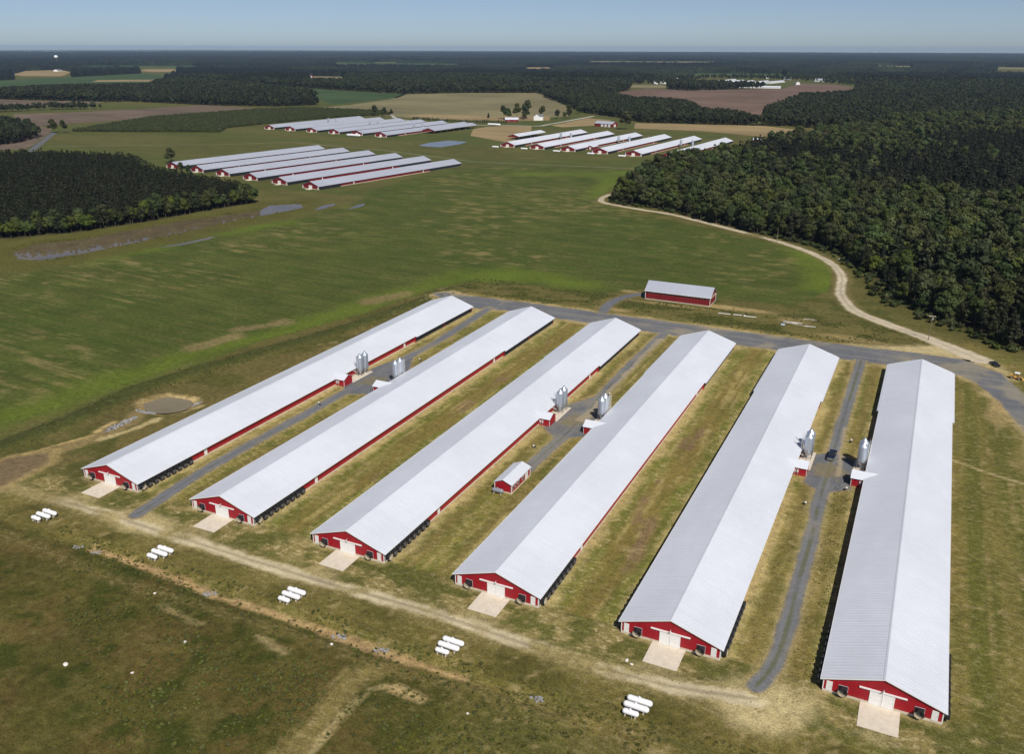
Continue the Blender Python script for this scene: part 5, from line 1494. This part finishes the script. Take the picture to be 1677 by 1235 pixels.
# ------------------------------------------------------------------ vegetation
def quad_cloud(r, centers, per, size, squash=1.0, updown=0.25, core=0.78, sub=1):
    """leaf-sized faces over a set of lobes + a rough core in each lobe; returns verts, faces, tints"""
    V = []; F = []; T = []
    for (cx, cy, cz, cr) in centers:
        lt = r.uniform(0.82, 1.2)
        if core:
            bm = bmesh.new(); bmesh.ops.create_icosphere(bm, subdivisions=sub, radius=cr * core * 1.06)
            b = len(V); bm.verts.ensure_lookup_table()
            for v in bm.verts:
                k = r.uniform(0.8, 1.15)
                V.append((cx + v.co.x * k, cy + v.co.y * k, cz + v.co.z * k * squash)); T.append(0.85 * lt)
            for f in bm.faces: F.append(tuple(v.index + b for v in f.verts))
            bm.free()
        for _ in range(per):
            z = r.uniform(-0.75, 1.0); a = r.uniform(0, 2 * math.pi); q = math.sqrt(max(0, 1 - z * z))
            d = Vector((q * math.cos(a), q * math.sin(a), z))
            p = Vector((cx, cy, cz)) + Vector((d.x, d.y, d.z * squash)) * cr * r.uniform(0.8, 1.08)
            n = (d + Vector((r.gauss(0, .27), r.gauss(0, .27), r.gauss(0, .27)))).normalized()
            u = n.orthogonal().normalized(); w = n.cross(u)
            t = r.uniform(0, math.pi); u, w = u * math.cos(t) + w * math.sin(t), w * math.cos(t) - u * math.sin(t)
            s = size * r.uniform(0.55, 1.25)
            b = len(V)
            for (i, j) in ((-1, -.6), (.2, -1), (1, .1), (.3, .9), (-.8, .7)):
                V.append(tuple(p + u * i * s * r.uniform(.7, 1.1) + w * j * s * r.uniform(.7, 1.1) + n * r.uniform(-.15, .15) * s))
                T.append(lt * (0.75 + 0.5 * r.random()))
            F.append((b, b + 1, b + 2, b + 3, b + 4))
    return V, F, T

def to_mesh(name, V, F, T, mats, midx=None):
    me = bpy.data.meshes.new(name)
    me.from_pydata(V, [], F)
    a = me.attributes.new('tint', 'FLOAT', 'POINT')
    a.data.foreach_set('value', np.array(T, dtype=np.float32))
    for m in mats: me.materials.append(m)
    if midx is not None: me.polygons.foreach_set('material_index', midx)
    return me

def broadleaf(seed, H=15.0, Rr=5.0, lobes=15, per=46, size=0.54):
    r = random.Random(seed)
    C = []
    for k in range(lobes):
        t = r.uniform(0.0, 1.0)
        z = H * (0.38 + 0.5 * t)
        rad = Rr * (0.72 - 0.45 * t ** 2) * math.sqrt(r.uniform(0.15, 1))
        a = r.uniform(0, 2 * math.pi)
        C.append((rad * math.cos(a), rad * math.sin(a), z, Rr * r.uniform(0.30, 0.58)))
    C.append((r.uniform(-.6, .6), r.uniform(-.6, .6), H * 0.84, Rr * 0.45))
    return quad_cloud(r, C, per, size, 0.82)

def pine(seed, H=15.0, Rr=2.9, levels=7, per=22, size=0.55):
    r = random.Random(seed)
    C = []
    for k in range(levels):
        t = k / (levels - 1)
        z = H * (0.34 + 0.60 * t)
        ring = Rr * (1 - 0.80 * t ** 1.25) * 0.55
        n = 3 if t < 0.75 else 1
        a0 = r.uniform(0, 6.28)
        for j in range(n):
            a = a0 + 2 * math.pi * j / n + r.uniform(-.4, .4)
            q = ring * r.uniform(0.6, 1.25) if n > 1 else 0.1
            C.append((q * math.cos(a), q * math.sin(a), z + r.uniform(-.5, .5), max(0.7, Rr * (0.52 - 0.30 * t) * r.uniform(.8, 1.2))))
    return quad_cloud(r, C, per, size, 0.75)

def trunk_geo(seed, H, r0, limbs=4, top=0.72):
    r = random.Random(seed)
    mb = MB()
    mb.bar((0, 0, -0.3), (r.uniform(-.2, .2), r.uniform(-.2, .2), H * 0.45), r0, 7, r0 * 0.7)
    mb.bar((0, 0, H * 0.44), (r.uniform(-.4, .4), r.uniform(-.4, .4), H * top), r0 * 0.7, 6, r0 * 0.25)
    for k in range(limbs):
        a = 6.28 * k / limbs + r.uniform(-.5, .5)
        z = H * r.uniform(0.3, 0.5); q = H * r.uniform(0.14, 0.22)
        mb.bar((0, 0, z), (q * math.cos(a), q * math.sin(a), z + H * r.uniform(0.14, 0.24)), r0 * 0.4, 5, r0 * 0.12)
    return mb

PROTO = {}
def species(key, gens, trunks, leafmat):
    out = []
    for (V, F, T), tb in zip(gens, trunks):
        crown = to_mesh('crown', V, F, T, [leafmat])
        trunk = tb.mesh('trunk', M['bark'])
        V2 = list(V); F2 = list(F); T2 = list(T); b = len(V2)
        V2 += tb.v; F2 += [tuple(i + b for i in f) for f in tb.f]; T2 += [1.0] * len(tb.v)
        joined = to_mesh(key, V2, F2, T2, [leafmat, M['bark']], [0] * len(F) + [1] * len(tb.f))
        out.append((crown, trunk, joined))
    PROTO[key] = out
species('broadleaf', [broadleaf(100 + k, 14 + k % 3, 4.6 + 0.3 * (k % 3)) for k in range(6)], [trunk_geo(50 + k, 14 + k % 3, 0.28) for k in range(6)], M['leaf'])
species('fresh', [broadleaf(140 + k, 13, 4.8) for k in range(3)], [trunk_geo(70 + k, 13, 0.26) for k in range(3)], M['leaf_fresh'])
species('pine', [pine(200 + k, 14.5 + k % 2, 2.9) for k in range(5)], [trunk_geo(90 + k, 14.5, 0.2, 0, 0.9) for k in range(5)], M['pine'])
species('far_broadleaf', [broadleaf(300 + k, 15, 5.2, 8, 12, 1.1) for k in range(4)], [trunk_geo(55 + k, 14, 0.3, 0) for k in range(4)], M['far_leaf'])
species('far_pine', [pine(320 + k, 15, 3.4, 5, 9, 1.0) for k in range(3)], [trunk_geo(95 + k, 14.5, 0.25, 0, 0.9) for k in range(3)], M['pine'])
def shrub(seed, n=5, Rr=0.9, per=16, size=0.22, h=0.6):
    r = random.Random(seed)
    C = [(r.uniform(-.5, .5) * Rr, r.uniform(-.5, .5) * Rr, h * r.uniform(0.4, 0.9), Rr * r.uniform(.35, .6)) for _ in range(n)]
    return quad_cloud(r, C, per, size, 0.9, core=0.6, sub=1)
def tuft(seed, n=16, Rr=0.5, h=0.55):
    r = random.Random(seed); V = []; F = []; T = []
    for k in range(n):
        a = r.uniform(0, 6.28); q = Rr * math.sqrt(r.random()) * 0.8
        p = Vector((q * math.cos(a), q * math.sin(a), 0)); d = Vector((math.cos(a) * 0.5 + r.gauss(0, .3), math.sin(a) * .5 + r.gauss(0, .3), 1)).normalized()
        w = Vector((-math.sin(a), math.cos(a), 0)) * r.uniform(.05, .14); L = h * r.uniform(.5, 1.2)
        b = len(V)
        V += [tuple(p - w), tuple(p + w), tuple(p + w * .7 + d * L * .6), tuple(p + d * L + Vector((0, 0, -.1 * L))), tuple(p - w * .7 + d * L * .6)]
        T += [0.6, 0.6, 1.0, 1.3, 1.0]; F.append((b, b + 1, b + 2, b + 3, b + 4))
    return V, F, T
PROTO['shrub'] = [(None, None, to_mesh('shrub', *shrub(400 + k), [M['weed']])) for k in range(4)]
PROTO['bush'] = [(None, None, to_mesh('bush', *shrub(420 + k, 7, 1.6, 22, 0.34, 1.3), [M['leaf']])) for k in range(4)]
PROTO['sapling'] = [(None, None, to_mesh('sapling', *pine(430 + k, 4.0, 1.6, 4, 12, 0.4), [M['sapling']])) for k in range(3)]
PROTO['weed'] = [(None, None, to_mesh('weed', *tuft(440 + k), [M['weed']])) for k in range(4)]
PROTO['tuft'] = [(None, None, to_mesh('tuft', *tuft(460 + k, 14, .45, .4), [M['dryweed']])) for k in range(4)]

HEAD = R(25.659)
def in_wedge(x, y, margin=R(2.5)):
    a = np.arctan2(-x, y) - HEAD
    return np.abs(a) < R(30.6) + margin

def sample(poly, step, jit=0.42, seed=0):
    g = np.random.default_rng(seed)
    px = [p[0] for p in poly]; py = [p[1] for p in poly]
    X, Y = np.meshgrid(np.arange(min(px), max(px), step), np.arange(min(py), max(py), step))
    X = X.ravel() + g.uniform(-jit, jit, X.size) * step; Y = Y.ravel() + g.uniform(-jit, jit, Y.size) * step
    k = in_poly(X, Y, poly) & in_wedge(X, Y)
    return X[k], Y[k]

def scatter(name, label, protos, X, Y, S, seed=0, Z=None, kind='stuff', weights=None):
    """one object: points carrying rotation, size and variant, instanced by geometry nodes"""
    g = np.random.default_rng(seed)
    n = len(X)
    if n == 0: return None
    me = bpy.data.meshes.new(name)
    me.vertices.add(n)
    Z = np.zeros(n) if Z is None else Z
    me.vertices.foreach_set('co', np.stack([X, Y, Z], -1).astype(np.float32).ravel())
    for an, dt, val in (('rotz', 'FLOAT', g.uniform(0, 6.283, n)), ('scl', 'FLOAT', np.broadcast_to(S, (n,)) if np.ndim(S) else np.full(n, S))):
        a = me.attributes.new(an, dt, 'POINT'); a.data.foreach_set('value', np.ascontiguousarray(val, dtype=np.float32))
    a = me.attributes.new('idx', 'INT', 'POINT')
    w = np.array(weights if weights else [1] * len(protos), float); w /= w.sum()
    a.data.foreach_set('value', g.choice(len(protos), n, p=w).astype(np.int32))
    c = bpy.data.collections.new(name + '_kinds')
    for i, p in enumerate(protos):
        o = bpy.data.objects.new('%s_kind_%02d' % (name, i), p); c.objects.link(o)
    ng = bpy.data.node_groups.new(name, 'GeometryNodeTree')
    ng.interface.new_socket('Geometry', in_out='INPUT', socket_type='NodeSocketGeometry')
    ng.interface.new_socket('Geometry', in_out='OUTPUT', socket_type='NodeSocketGeometry')
    N = ng.nodes; Lk = ng.links
    gi, go = N.new('NodeGroupInput'), N.new('NodeGroupOutput')
    ip = N.new('GeometryNodeInstanceOnPoints')
    ci = N.new('GeometryNodeCollectionInfo')
    ci.inputs['Collection'].default_value = c
    ci.inputs['Separate Children'].default_value = True
    ci.inputs['Reset Children'].default_value = True
    def named(an, dt):
        q = N.new('GeometryNodeInputNamedAttribute'); q.data_type = dt; q.inputs['Name'].default_value = an
        return q.outputs['Attribute']
    cb = N.new('ShaderNodeCombineXYZ')
    Lk.new(named('rotz', 'FLOAT'), cb.inputs[2])
    Lk.new(gi.outputs[0], ip.inputs['Points'])
    Lk.new(ci.outputs[0], ip.inputs['Instance'])
    ip.inputs['Pick Instance'].default_value = True
    Lk.new(named('idx', 'INT'), ip.inputs['Instance Index'])
    Lk.new(cb.outputs[0], ip.inputs['Rotation'])
    Lk.new(named('scl', 'FLOAT'), ip.inputs['Scale'])
    Lk.new(ip.outputs[0], go.inputs[0])
    o = inst(name, me)
    md = o.modifiers.new('scatter', 'NODES'); md.node_group = ng
    return tag(o, label, kind=kind)

J = lambda *keys: [p[2] for k in keys for p in PROTO[k]]

def place_tree(key, x, y, s, label, group=None, cat='tree', name=None, k=None, rz=None):
    p = PROTO[key][k if k is not None else random.randrange(len(PROTO[key]))]
    t = tag(empty(name or ('pine_tree' if 'pine' in key else 'broadleaf_tree'), (x, y, 0), random.uniform(0, 6.28) if rz is None else rz), label, cat, group)
    t.scale = (s, s, s * random.uniform(0.92, 1.08))
    inst('trunk', p[1], t); inst('crown', p[0], t)
    return t

# right-hand forest and left pine wood
g = np.random.default_rng(77)
rx_, ry_ = sample(RFOREST, 5.5, 0.47, 1)
k = ~((rx_ > -250) & (rx_ < -205) & (ry_ > 640) & (ry_ < 668) & (rx_ < -222))
rx_, ry_ = rx_[k], ry_[k]
rp = fbm(rx_, ry_, 110, 3, 500) + g.uniform(-.14, .14, len(rx_))
edge = -poly_sd(rx_, ry_, RFOREST)
r_pine = (rp > 0.56)
r_fresh = (~r_pine) & (g.random(len(rx_)) < 0.05 + 0.3 * sst(0.48, 0.62, fbm(rx_, ry_, 60, 2, 503)))
r_leaf = ~(r_pine | r_fresh)
rs_ = g.uniform(0.62, 1.0, len(rx_)) * (0.85 + 0.75 * g.random(len(rx_)) ** 2) * np.where(-edge < 8, 0.8, 1.0)
rd = np.hypot(rx_, ry_)
lx_, ly_ = sample(LFOREST, 4.3, 0.42, 2)
led = poly_sd(lx_, ly_, LFOREST)
l_leaf = (led < 9) & (g.random(len(lx_)) < 0.55)
l_fresh = (led < 10) & (~l_leaf) & (g.random(len(lx_)) < 0.25)
l_pine = ~(l_leaf | l_fresh)
ls_ = g.uniform(0.82, 1.06, len(lx_)) * np.where(led < 5, 0.8, 1.0)
ld_ = np.hypot(lx_, ly_)

def nearest(d, mask, n):
    i = np.where(mask)[0]
    return i[np.argsort(d[i])][:n]
pick = nearest(rd, r_leaf & in_wedge(rx_, ry_, R(0.5)), 250)
for i in pick:
    place_tree('broadleaf', rx_[i], ry_[i], rs_[i], 'dark green broadleaf tree in the near corner of the right-hand forest', 'broadleaf trees in the near corner of the right forest')
r_leaf[pick] = False
pick = nearest(rd, r_fresh & in_wedge(rx_, ry_, R(0.5)), 30)
for i in pick:
    place_tree('fresh', rx_[i], ry_[i], rs_[i], 'lighter green broadleaf tree among the dark trees of the right-hand forest', 'lighter trees of the right forest')
r_fresh[pick] = False
pick = nearest(rd, r_pine & in_wedge(rx_, ry_, R(0.5)), 110)
for i in pick:
    place_tree('pine', rx_[i], ry_[i], rs_[i], 'dark pine standing among the broadleaf trees of the right-hand forest', 'pines of the near right forest')
r_pine[pick] = False
pick = nearest(ld_ + led * 4, l_pine, 180)
for i in pick:
    place_tree('pine', lx_[i], ly_[i], ls_[i], 'dark pine along the pond-side edge of the left wood', 'pines along the edge of the left wood')
l_pine[pick] = False
pick = nearest(ld_, l_fresh | l_leaf, 20)
for i in pick:
    place_tree('fresh', lx_[i], ly_[i], ls_[i], 'bright green young broadleaf tree at the pond-side edge of the left pine wood', 'bright trees at the edge of the left wood')
l_fresh[pick] = False; l_leaf[pick] = False
for nm, lab, m, keys, X, Y, S in (('forest_broadleaves', 'mass of broadleaf crowns filling the right-hand forest', r_leaf, ('broadleaf',), rx_, ry_, rs_), ('forest_fresh_crowns', 'lighter green crowns dotted through the right-hand forest', r_fresh, ('fresh',), rx_, ry_, rs_),
                                 ('forest_pines', 'dark pine stands within the right-hand forest', r_pine, ('pine',), rx_, ry_, rs_), ('pine_wood', 'mass of dark pines filling the left wood', l_pine, ('pine',), lx_, ly_, ls_), ('pine_wood_edge', 'broadleaf crowns along the rim of the left pine wood', l_leaf | l_fresh, ('broadleaf', 'fresh'), lx_, ly_, ls_)):
    scatter(nm, lab, J(*keys), X[m], Y[m], S[m], 5)

# single trees
for key, x, y, s, lab in (('broadleaf', -686, 645, 1.15, 'tall dark tree standing above the left end of the middle poultry houses'), ('broadleaf', -694, 655, 0.9, 'lower dark tree beside the tall one at the left end of the middle houses'), ('broadleaf', -622, 596, 0.7, 'small dark tree before the second middle-group house'), ('broadleaf', -606, 590, 0.62, 'small bushy tree between the left wood and the middle houses'),
                          ('broadleaf', -1069, 812, 1.25, 'broad oak beside the grey lane at far left'), ('broadleaf', -1058, 820, 1.0, 'second oak beside the grey lane at far left'), ('broadleaf', -845, 1266, 1.0, 'round tree at the right end of the young plantation'), ('broadleaf', -862, 1262, 1.2, 'larger round tree at the end of the young plantation'), ('broadleaf', -836, 1272, 0.8, 'lowest of the trees at the end of the plantation'),
                          ('broadleaf', -617, 1337, 1.7, 'tall dark tree left of the white farmhouse'), ('broadleaf', -628, 1292, 1.35, 'rounded tree behind the small red barn'), ('broadleaf', -605, 1300, 1.0, 'tree between the small red barn and the farmhouse'), ('broadleaf', -640, 1300, 1.25, 'leftmost tree of the clump behind the small red barn'), ('broadleaf', -611, 1322, 1.5, 'dark tree directly left of the farmhouse gable'), ('broadleaf', -632, 1332, 1.6, 'tall tree at the back of the farmhouse clump'), ('broadleaf', -596, 1352, 1.2, 'tree behind the white farmhouse roof'), ('broadleaf', -551, 1362, 1.1, 'rightmost rounded tree of the farmhouse garden'), ('broadleaf', -566, 1345, 1.0, 'dark tree right of the white farmhouse'), ('broadleaf', -556, 1352, 0.8, 'small dark tree at the right of the farmhouse garden'),
                          ('broadleaf', -404, 1208, 1.75, 'big solitary round tree beside the red workshop barn'), ('pine', -655, 1275, 0.8, 'small conical tree alone in the wheat strip'), ('broadleaf', -1346, 1372, 1.3, 'pale green tree in front of the far left wood'), ('broadleaf', -585, 1440, 1.0, 'tree at the left end of the middle forest'), ('broadleaf', -575, 1462, 1.2, 'second tree at the left end of the middle forest')):
    place_tree('fresh' if 'pale green' in lab else key, x, y, s, lab)
sap = PROTO['sapling']
for k in range(46):
    t = k / 45
    x, y = -765 + 165 * t + random.uniform(-.6, .6), 1226 - 10 * math.sin(t * 3.1) + random.uniform(-.6, .6)
    o = inst('row_sapling', sap[k % 3][2], None, (x, y, 0), random.uniform(0, 6))
    o.scale = (random.uniform(.85, 1.2),) * 3
    tag(o, 'small dark evergreen in the planted row behind the farthest left houses', 'sapling', 'planted row of evergreens')

# woods of the middle distance
def wood(name, label, poly, step, seed, s0, s1, pinef=0.3, avoid=()):
    X, Y = sample(poly, step, 0.45, seed)
    k = np.ones(len(X), bool)
    for a in avoid: k &= ~in_poly(X, Y, a)
    X, Y = X[k], Y[k]
    gg = np.random.default_rng(seed)
    n4, n3 = len(PROTO['far_broadleaf']), len(PROTO['far_pine'])
    scatter(name, label, J('far_broadleaf', 'far_pine'), X, Y, gg.uniform(s0, s1, len(X)), seed, weights=[(1 - pinef) / n4] * n4 + [pinef / n3] * n3)
wood('wood', 'dark wood crossing behind the ploughed field at left', LWOOD, 6.8, 21, 0.85, 1.2, 0.55)
wood('hedgerow', 'dark hedgerow between the two ploughed fields at left', LHEDGE, 6.5, 22, 0.6, 1.0, 0.1)
wood('wood', 'dark wood at the left edge beside the grey lane', LNEARW, 6.0, 23, 0.75, 1.05, 0.4)
wood('wood', 'forest band behind the golden wheat and far right houses', MIDW, 7.0, 24, 0.75, 1.12, 0.15, (BROWNR, WHEATR))
wood('wood', 'dark forest beyond the right-hand forest below the horizon', MIDW2, 7.6, 25, 0.85, 1.25, 0.3, (BROWNR, RFOREST, MIDW))
FAR = [('stubble_field', 'tiny tan field among far trees above the hay field', [(-2016.9, 4336.2), (-1880.2, 4412.2), (-2103.0, 4871.8), (-2213.7, 4809.3)], F_wheat),
       ('stubble_field', 'small tan field left of the distant silver-roofed barns', [(-832.5, 2505.1), (-730.9, 2558.0), (-800.5, 2765.5), (-893.4, 2716.7)], F_tan),
       ('bean_field', 'faint green strip in the far forest left of centre', [(-3692.8, 4921.3), (-2831.9, 5179.6), (-3167.3, 5615.8), (-3967.8, 5432.3)], F_green),
       ('stubble_field', 'thin tan strip in the far forest at right', [(-422.7, 5915.6), (-225.4, 6027.1), (-259.4, 6425.9), (-434.8, 6325.7)], F_tan),
       ('stubble_field', 'tan strip at the right edge below the horizon', [(204.7, 5730.5), (407.2, 5683.4), (450.0, 6311.6), (239.2, 6289.7)], F_tan),
       ('hay_field', 'pale clearing around the far farmhouse left of centre', [(-2080.7, 2641.8), (-1928.8, 2652.3), (-2137.8, 2921.2), (-2288.4, 2926.0)], F_tan),
       ('bean_field', 'green strip in the far forest at left', [(-4493.1, 3614.6), (-3760.6, 3848.1), (-4088.3, 4135.5), (-4716.3, 3880.8)], F_green),
       ('bean_field', 'green strip behind the distant silver-roofed barns', [(-998.6, 3805.9), (-603.4, 3832.4), (-685.4, 4179.6), (-1046.5, 4092.5)], F_green),
       ('hay_field', 'pale strip in the far forest right of centre', [(-2591.1, 6720.3), (-1602.5, 6976.9), (-1786.9, 7557.2), (-2717.8, 7188.7)], F_tan)]
for nm, lb, pts, mt in FAR:
    poly_sheet(nm, lb, pts, 0.07, mt)
def cleared(X, Y, poly, h=15.0):
    # the trees in front of a far field stand back far enough for it to be seen over them
    r = np.zeros(X.shape, bool)
    for t in np.linspace(1 - h / CAM_H, 1, 5):
        r |= in_poly(X / t, Y / t, poly)
    return r
OPEN = [GREENF, GREENL, TANL, TANL2, TANSTRIP, TANFIELD, BROWNR, LWOOD, MIDW, MIDW2, VILLAGE, LPLOUGH2]
a_ = np.random.default_rng(41)
X, Y = np.meshgrid(np.arange(-3400, 420, 10.0), np.arange(900, 3500, 10.0))
X = X.ravel() + a_.uniform(-4.5, 4.5, X.size); Y = Y.ravel() + a_.uniform(-4.5, 4.5, Y.size)
D = np.hypot(X, Y)
k = in_wedge(X, Y) & (D < 3420) & (D > 2060)
for q in OPEN: k &= ~in_poly(X, Y, q)
for q in [f_[2] for f_ in FAR] + [TANL, TANL2, BROWNR, GREENL]: k &= ~cleared(X, Y, q)
X, Y = X[k], Y[k]
pn = fbm(X, Y, 260, 3, 601) + a_.uniform(-.1, .1, len(X))
for m, key, lab in ((pn > 0.52, 'far_pine', 'dark pine stands of the distant forest'), (pn <= 0.52, 'far_broadleaf', 'broadleaf stands of the distant forest')):
    scatter('distant_woodland', lab, J(key), X[m], Y[m], a_.uniform(1.0, 1.5, m.sum()), 42)
vx, vy = sample(VILLAGE, 24, 0.5, 44)
bad = np.zeros(len(vx), bool)
for q in ([(-800, 2500), (-400, 2480), (-380, 3200), (-640, 3330), (-800, 3330)], BROWNR):
    bad |= in_poly(vx, vy, q)
scatter('village_trees', 'scattered trees around the distant silver-roofed barns', J('far_broadleaf'), vx[~bad], vy[~bad], a_.uniform(0.7, 1.1, (~bad).sum()), 45)
px_, py_ = sample(PLANT, 3.4, 0.35, 46)
scatter('young_plantation', 'rows of low young trees between ploughed field and far houses', J('sapling'), px_, py_, a_.uniform(0.7, 1.15, len(px_)), 46)

# far canopy to the horizon: a rough leaf surface
def canopy():
    th = np.linspace(-R(33.5), R(33.5), 900)
    d = 3380 * (19500 / 3380) ** np.linspace(0, 1, 230)
    TH, Dm = np.meshgrid(th, d)
    X = -Dm * np.sin(TH + HEAD); Y = Dm * np.cos(TH + HEAD)
    gg = np.random.default_rng(9)
    Z = 13 + 7 * fbm(X, Y, 420, 3, 700) + gg.uniform(-6.0, 6.0, X.shape) * (0.6 + fbm(X, Y, 60, 2, 701)) + 5 * (fbm(X, Y, 1500, 3, 702) - .5)
    op = np.zeros(X.shape, bool)
    for q in (TANL, TANL2, GREENL, VILLAGE): op |= in_poly(X, Y, q)
    for q in [f_[2] for f_ in FAR] + [TANL, TANL2]: op |= cleared(X, Y, q, 17)
    c1 = fbm(X * 0.35, Y * 0.35, 260, 3, 710)
    op |= (c1 > 0.665)
    Z = np.where(op, 0.3, Z)
    Z[0, :] = 0.2
    idx = np.arange(X.size).reshape(X.shape)
    q = np.stack([idx[:-1, :-1], idx[:-1, 1:], idx[1:, 1:], idx[1:, :-1]], -1).reshape(-1, 4)
    o_ = op.ravel()
    q = q[~o_[q].all(1)]
    me = bpy.data.meshes.new('distant_forest')
    V = np.stack([X, Y, Z], -1).reshape(-1, 3)
    me.vertices.add(len(V)); me.loops.add(q.size); me.polygons.add(len(q))
    me.vertices.foreach_set('co', V.astype(np.float32).ravel())
    me.loops.foreach_set('vertex_index', q[:, ::-1].ravel().astype(np.int32))
    me.polygons.foreach_set('loop_start', (np.arange(len(q)) * 4).astype(np.int32))
    me.update(calc_edges=True)
    t = 0.22 + 0.75 * sst(0.36, 0.64, fbm(X, Y, 700, 4, 720)) * sst(0.3, 0.6, fbm(X, Y, 170, 3, 721)) + gg.uniform(-.25, .25, X.shape)  # tint lowered: self-shadow among crowns painted into the colour, plus stand variation
    a = me.attributes.new('tint', 'FLOAT', 'POINT')
    a.data.foreach_set('value', np.clip(t, .1, 1.6).astype(np.float32).ravel())
    me.materials.append(M['far_leaf'])
    return me
tag(inst('distant_forest', canopy()), 'endless dark forest stretching to the hazy horizon', kind='stuff')

# weeds and tufts
def weeds(name, label, key, n, box, dens, s0, s1, seed):
    gg = np.random.default_rng(seed)
    X = gg.uniform(box[0], box[2], n); Y = gg.uniform(box[1], box[3], n)
    k = (gg.random(n) < dens(X, Y)) & in_wedge(X, Y, R(1))
    X, Y = X[k], Y[k]
    return scatter(name, label, J(key), X, Y, gg.uniform(s0, s1, len(X)), seed, ground_z(X, Y))
weeds('meadow_weeds', 'dark green weed clumps across the meadow at lower left', 'shrub', 15000, (-215, 66, -40, 111),
      lambda X, Y: 0.55 * sst(0.46, 0.66, fbm(X, Y, 9, 4, 32)) * sst(-42, -75, X + (Y - 110) * .3) * (line_dist(X, Y, BTRACK) > 3) * (0.25 + 0.75 * sst(108, 96, Y)), 0.16, 0.55, 801)
weeds('meadow_grass', 'olive grass tufts of the meadow at lower left', 'weed', 26000, (-215, 66, 40, 118),
      lambda X, Y: 0.5 * sst(0.4, 0.6, fbm(X, Y, 6, 3, 41)) * (line_dist(X, Y, BTRACK) > 2), 0.3, 0.8, 802)
weeds('berm_weeds', 'rank weeds on the berm below the crop field', 'shrub', 16000, (-250, 120, -190, 360),
      lambda X, Y: (1 - sst(2.0, 8, line_dist(X, Y, BERM))) * 0.6 * sst(.35, .6, fbm(X, Y, 7, 3, 48)), 0.15, 0.5, 803)
weeds('ditch_weeds', 'weeds growing along the eroded ditch', 'shrub', 2000, (-175, 107, -30, 118),
      lambda X, Y: 0.6 * (1 - sst(0.6, 3.0, np.abs(line_dist(X, Y, BANK) - 2.4))) * sst(.45, .6, fbm(X, Y, 5, 3, 49)), 0.14, 0.5, 804)
weeds('verge_weeds', 'weeds on the verge between the gravel road and the crop field', 'shrub', 7000, (-200, 347, 10, 376),
      lambda X, Y: 0.5 * sst(0.45, 0.62, fbm(X * .5, Y, 7, 4, 71)) * (poly_sd(X, Y, BACKROAD_T) < -2) * (line_dist(X, Y, SHEDROAD) > 4) * ((np.abs(X + 97) > 17) | (Y < 373)) * (line_dist(X, Y, DIRTROAD) > 5), 0.15, 0.5, 805)
weeds('forest_edge_bushes', 'bushes along the edge of the right-hand forest', 'bush', 9000, (-230, 345, 70, 640),
      lambda X, Y: 0.8 * (1 - sst(1.5, 9, np.abs(poly_sd(X, Y, RFOREST) + 1))) * (line_dist(X, Y, DIRTROAD) > 5.5), 0.35, 1.5, 806)
weeds('pond_edge_grass', 'reeds and grass around the long pond', 'shrub', 7000, (-480, 290, -380, 540),
      lambda X, Y: 0.5 * (1 - sst(1, 6, np.abs(-poly_sd(X, Y, POND) - 3))) * sst(.45, .6, fbm(X, Y, 12, 3, 91)), 0.25, 0.7, 807)
weeds('yard_grass', 'dry grass tufts between the poultry houses', 'tuft', 26000, (-210, 127, 60, 330),
      lambda X, Y: 0.55 * sst(0.42, 0.6, fbm(X, Y, 5, 4, 47)) * (np.min([np.maximum(np.abs(X - hx) - 11.5, np.abs(Y - HY - HL / 2) - HL / 2 - 1) for hx in HX], axis=0) > 0) * (np.min([line_dist(X, Y, d) for d in DRIVES], axis=0) > 3.2) * (np.max([poly_sd(X, Y, q) for q in YARDS], axis=0) < -1) * (np.min([np.maximum(np.abs(X - hx) - 3.6, np.abs(Y - 134.5) - 3.6) for hx in HX], axis=0) > 0) * (poly_sd(X, Y, BACKROAD_T) < -1), 0.25, 0.6, 808)
weeds('gap_weeds', 'green weed clumps in the grass right of the last drive', 'shrub', 2200, (-11, 140, -4.5, 222),
      lambda X, Y: 0.4 * sst(.42, .6, fbm(X, Y, 5, 3, 92)), 0.08, 0.22, 809)

# ------------------------------------------------------------------ far bay and air
th = np.linspace(-R(34), R(34), 40)
P = [(-19900 * math.sin(t + HEAD), 19900 * math.cos(t + HEAD), 1.0) for t in th] + [(-23000 * math.sin(t + HEAD), 23000 * math.cos(t + HEAD), 1.0) for t in th[::-1]]
n = len(th)
me = bpy.data.meshes.new('bay')
me.from_pydata(P, [], [(i, i + 1, 2 * n - 2 - i, 2 * n - 1 - i) for i in range(n - 1)])
me.materials.append(M['clearwater'])
tag(inst('bay', me), 'pale strip of open water on the horizon', kind='structure')

hm = bpy.data.materials.new('pale_air')
hm.use_nodes = True
nt = hm.node_tree
nt.nodes.remove(nt.nodes['Principled BSDF'])
pv = nt.nodes.new('ShaderNodeVolumePrincipled')
pv.inputs['Color'].default_value = (0.50, 0.71, 1.0, 1)
pv.inputs['Density'].default_value = 2.7e-5
pv.inputs['Density Attribute'].default_value = ''
pv.inputs['Anisotropy'].default_value = 0.0
nt.links.new(pv.outputs[0], nt.nodes['Material Output'].inputs['Volume'])
try:
    hm.cycles.homogeneous_volume = True
except Exception:
    pass
hz = MB().box(-24600, 24600, -24600, 24600, -3.0, 124.0).build('haze', hm)
tag(hz, 'thin pale air over the whole countryside', kind='stuff')
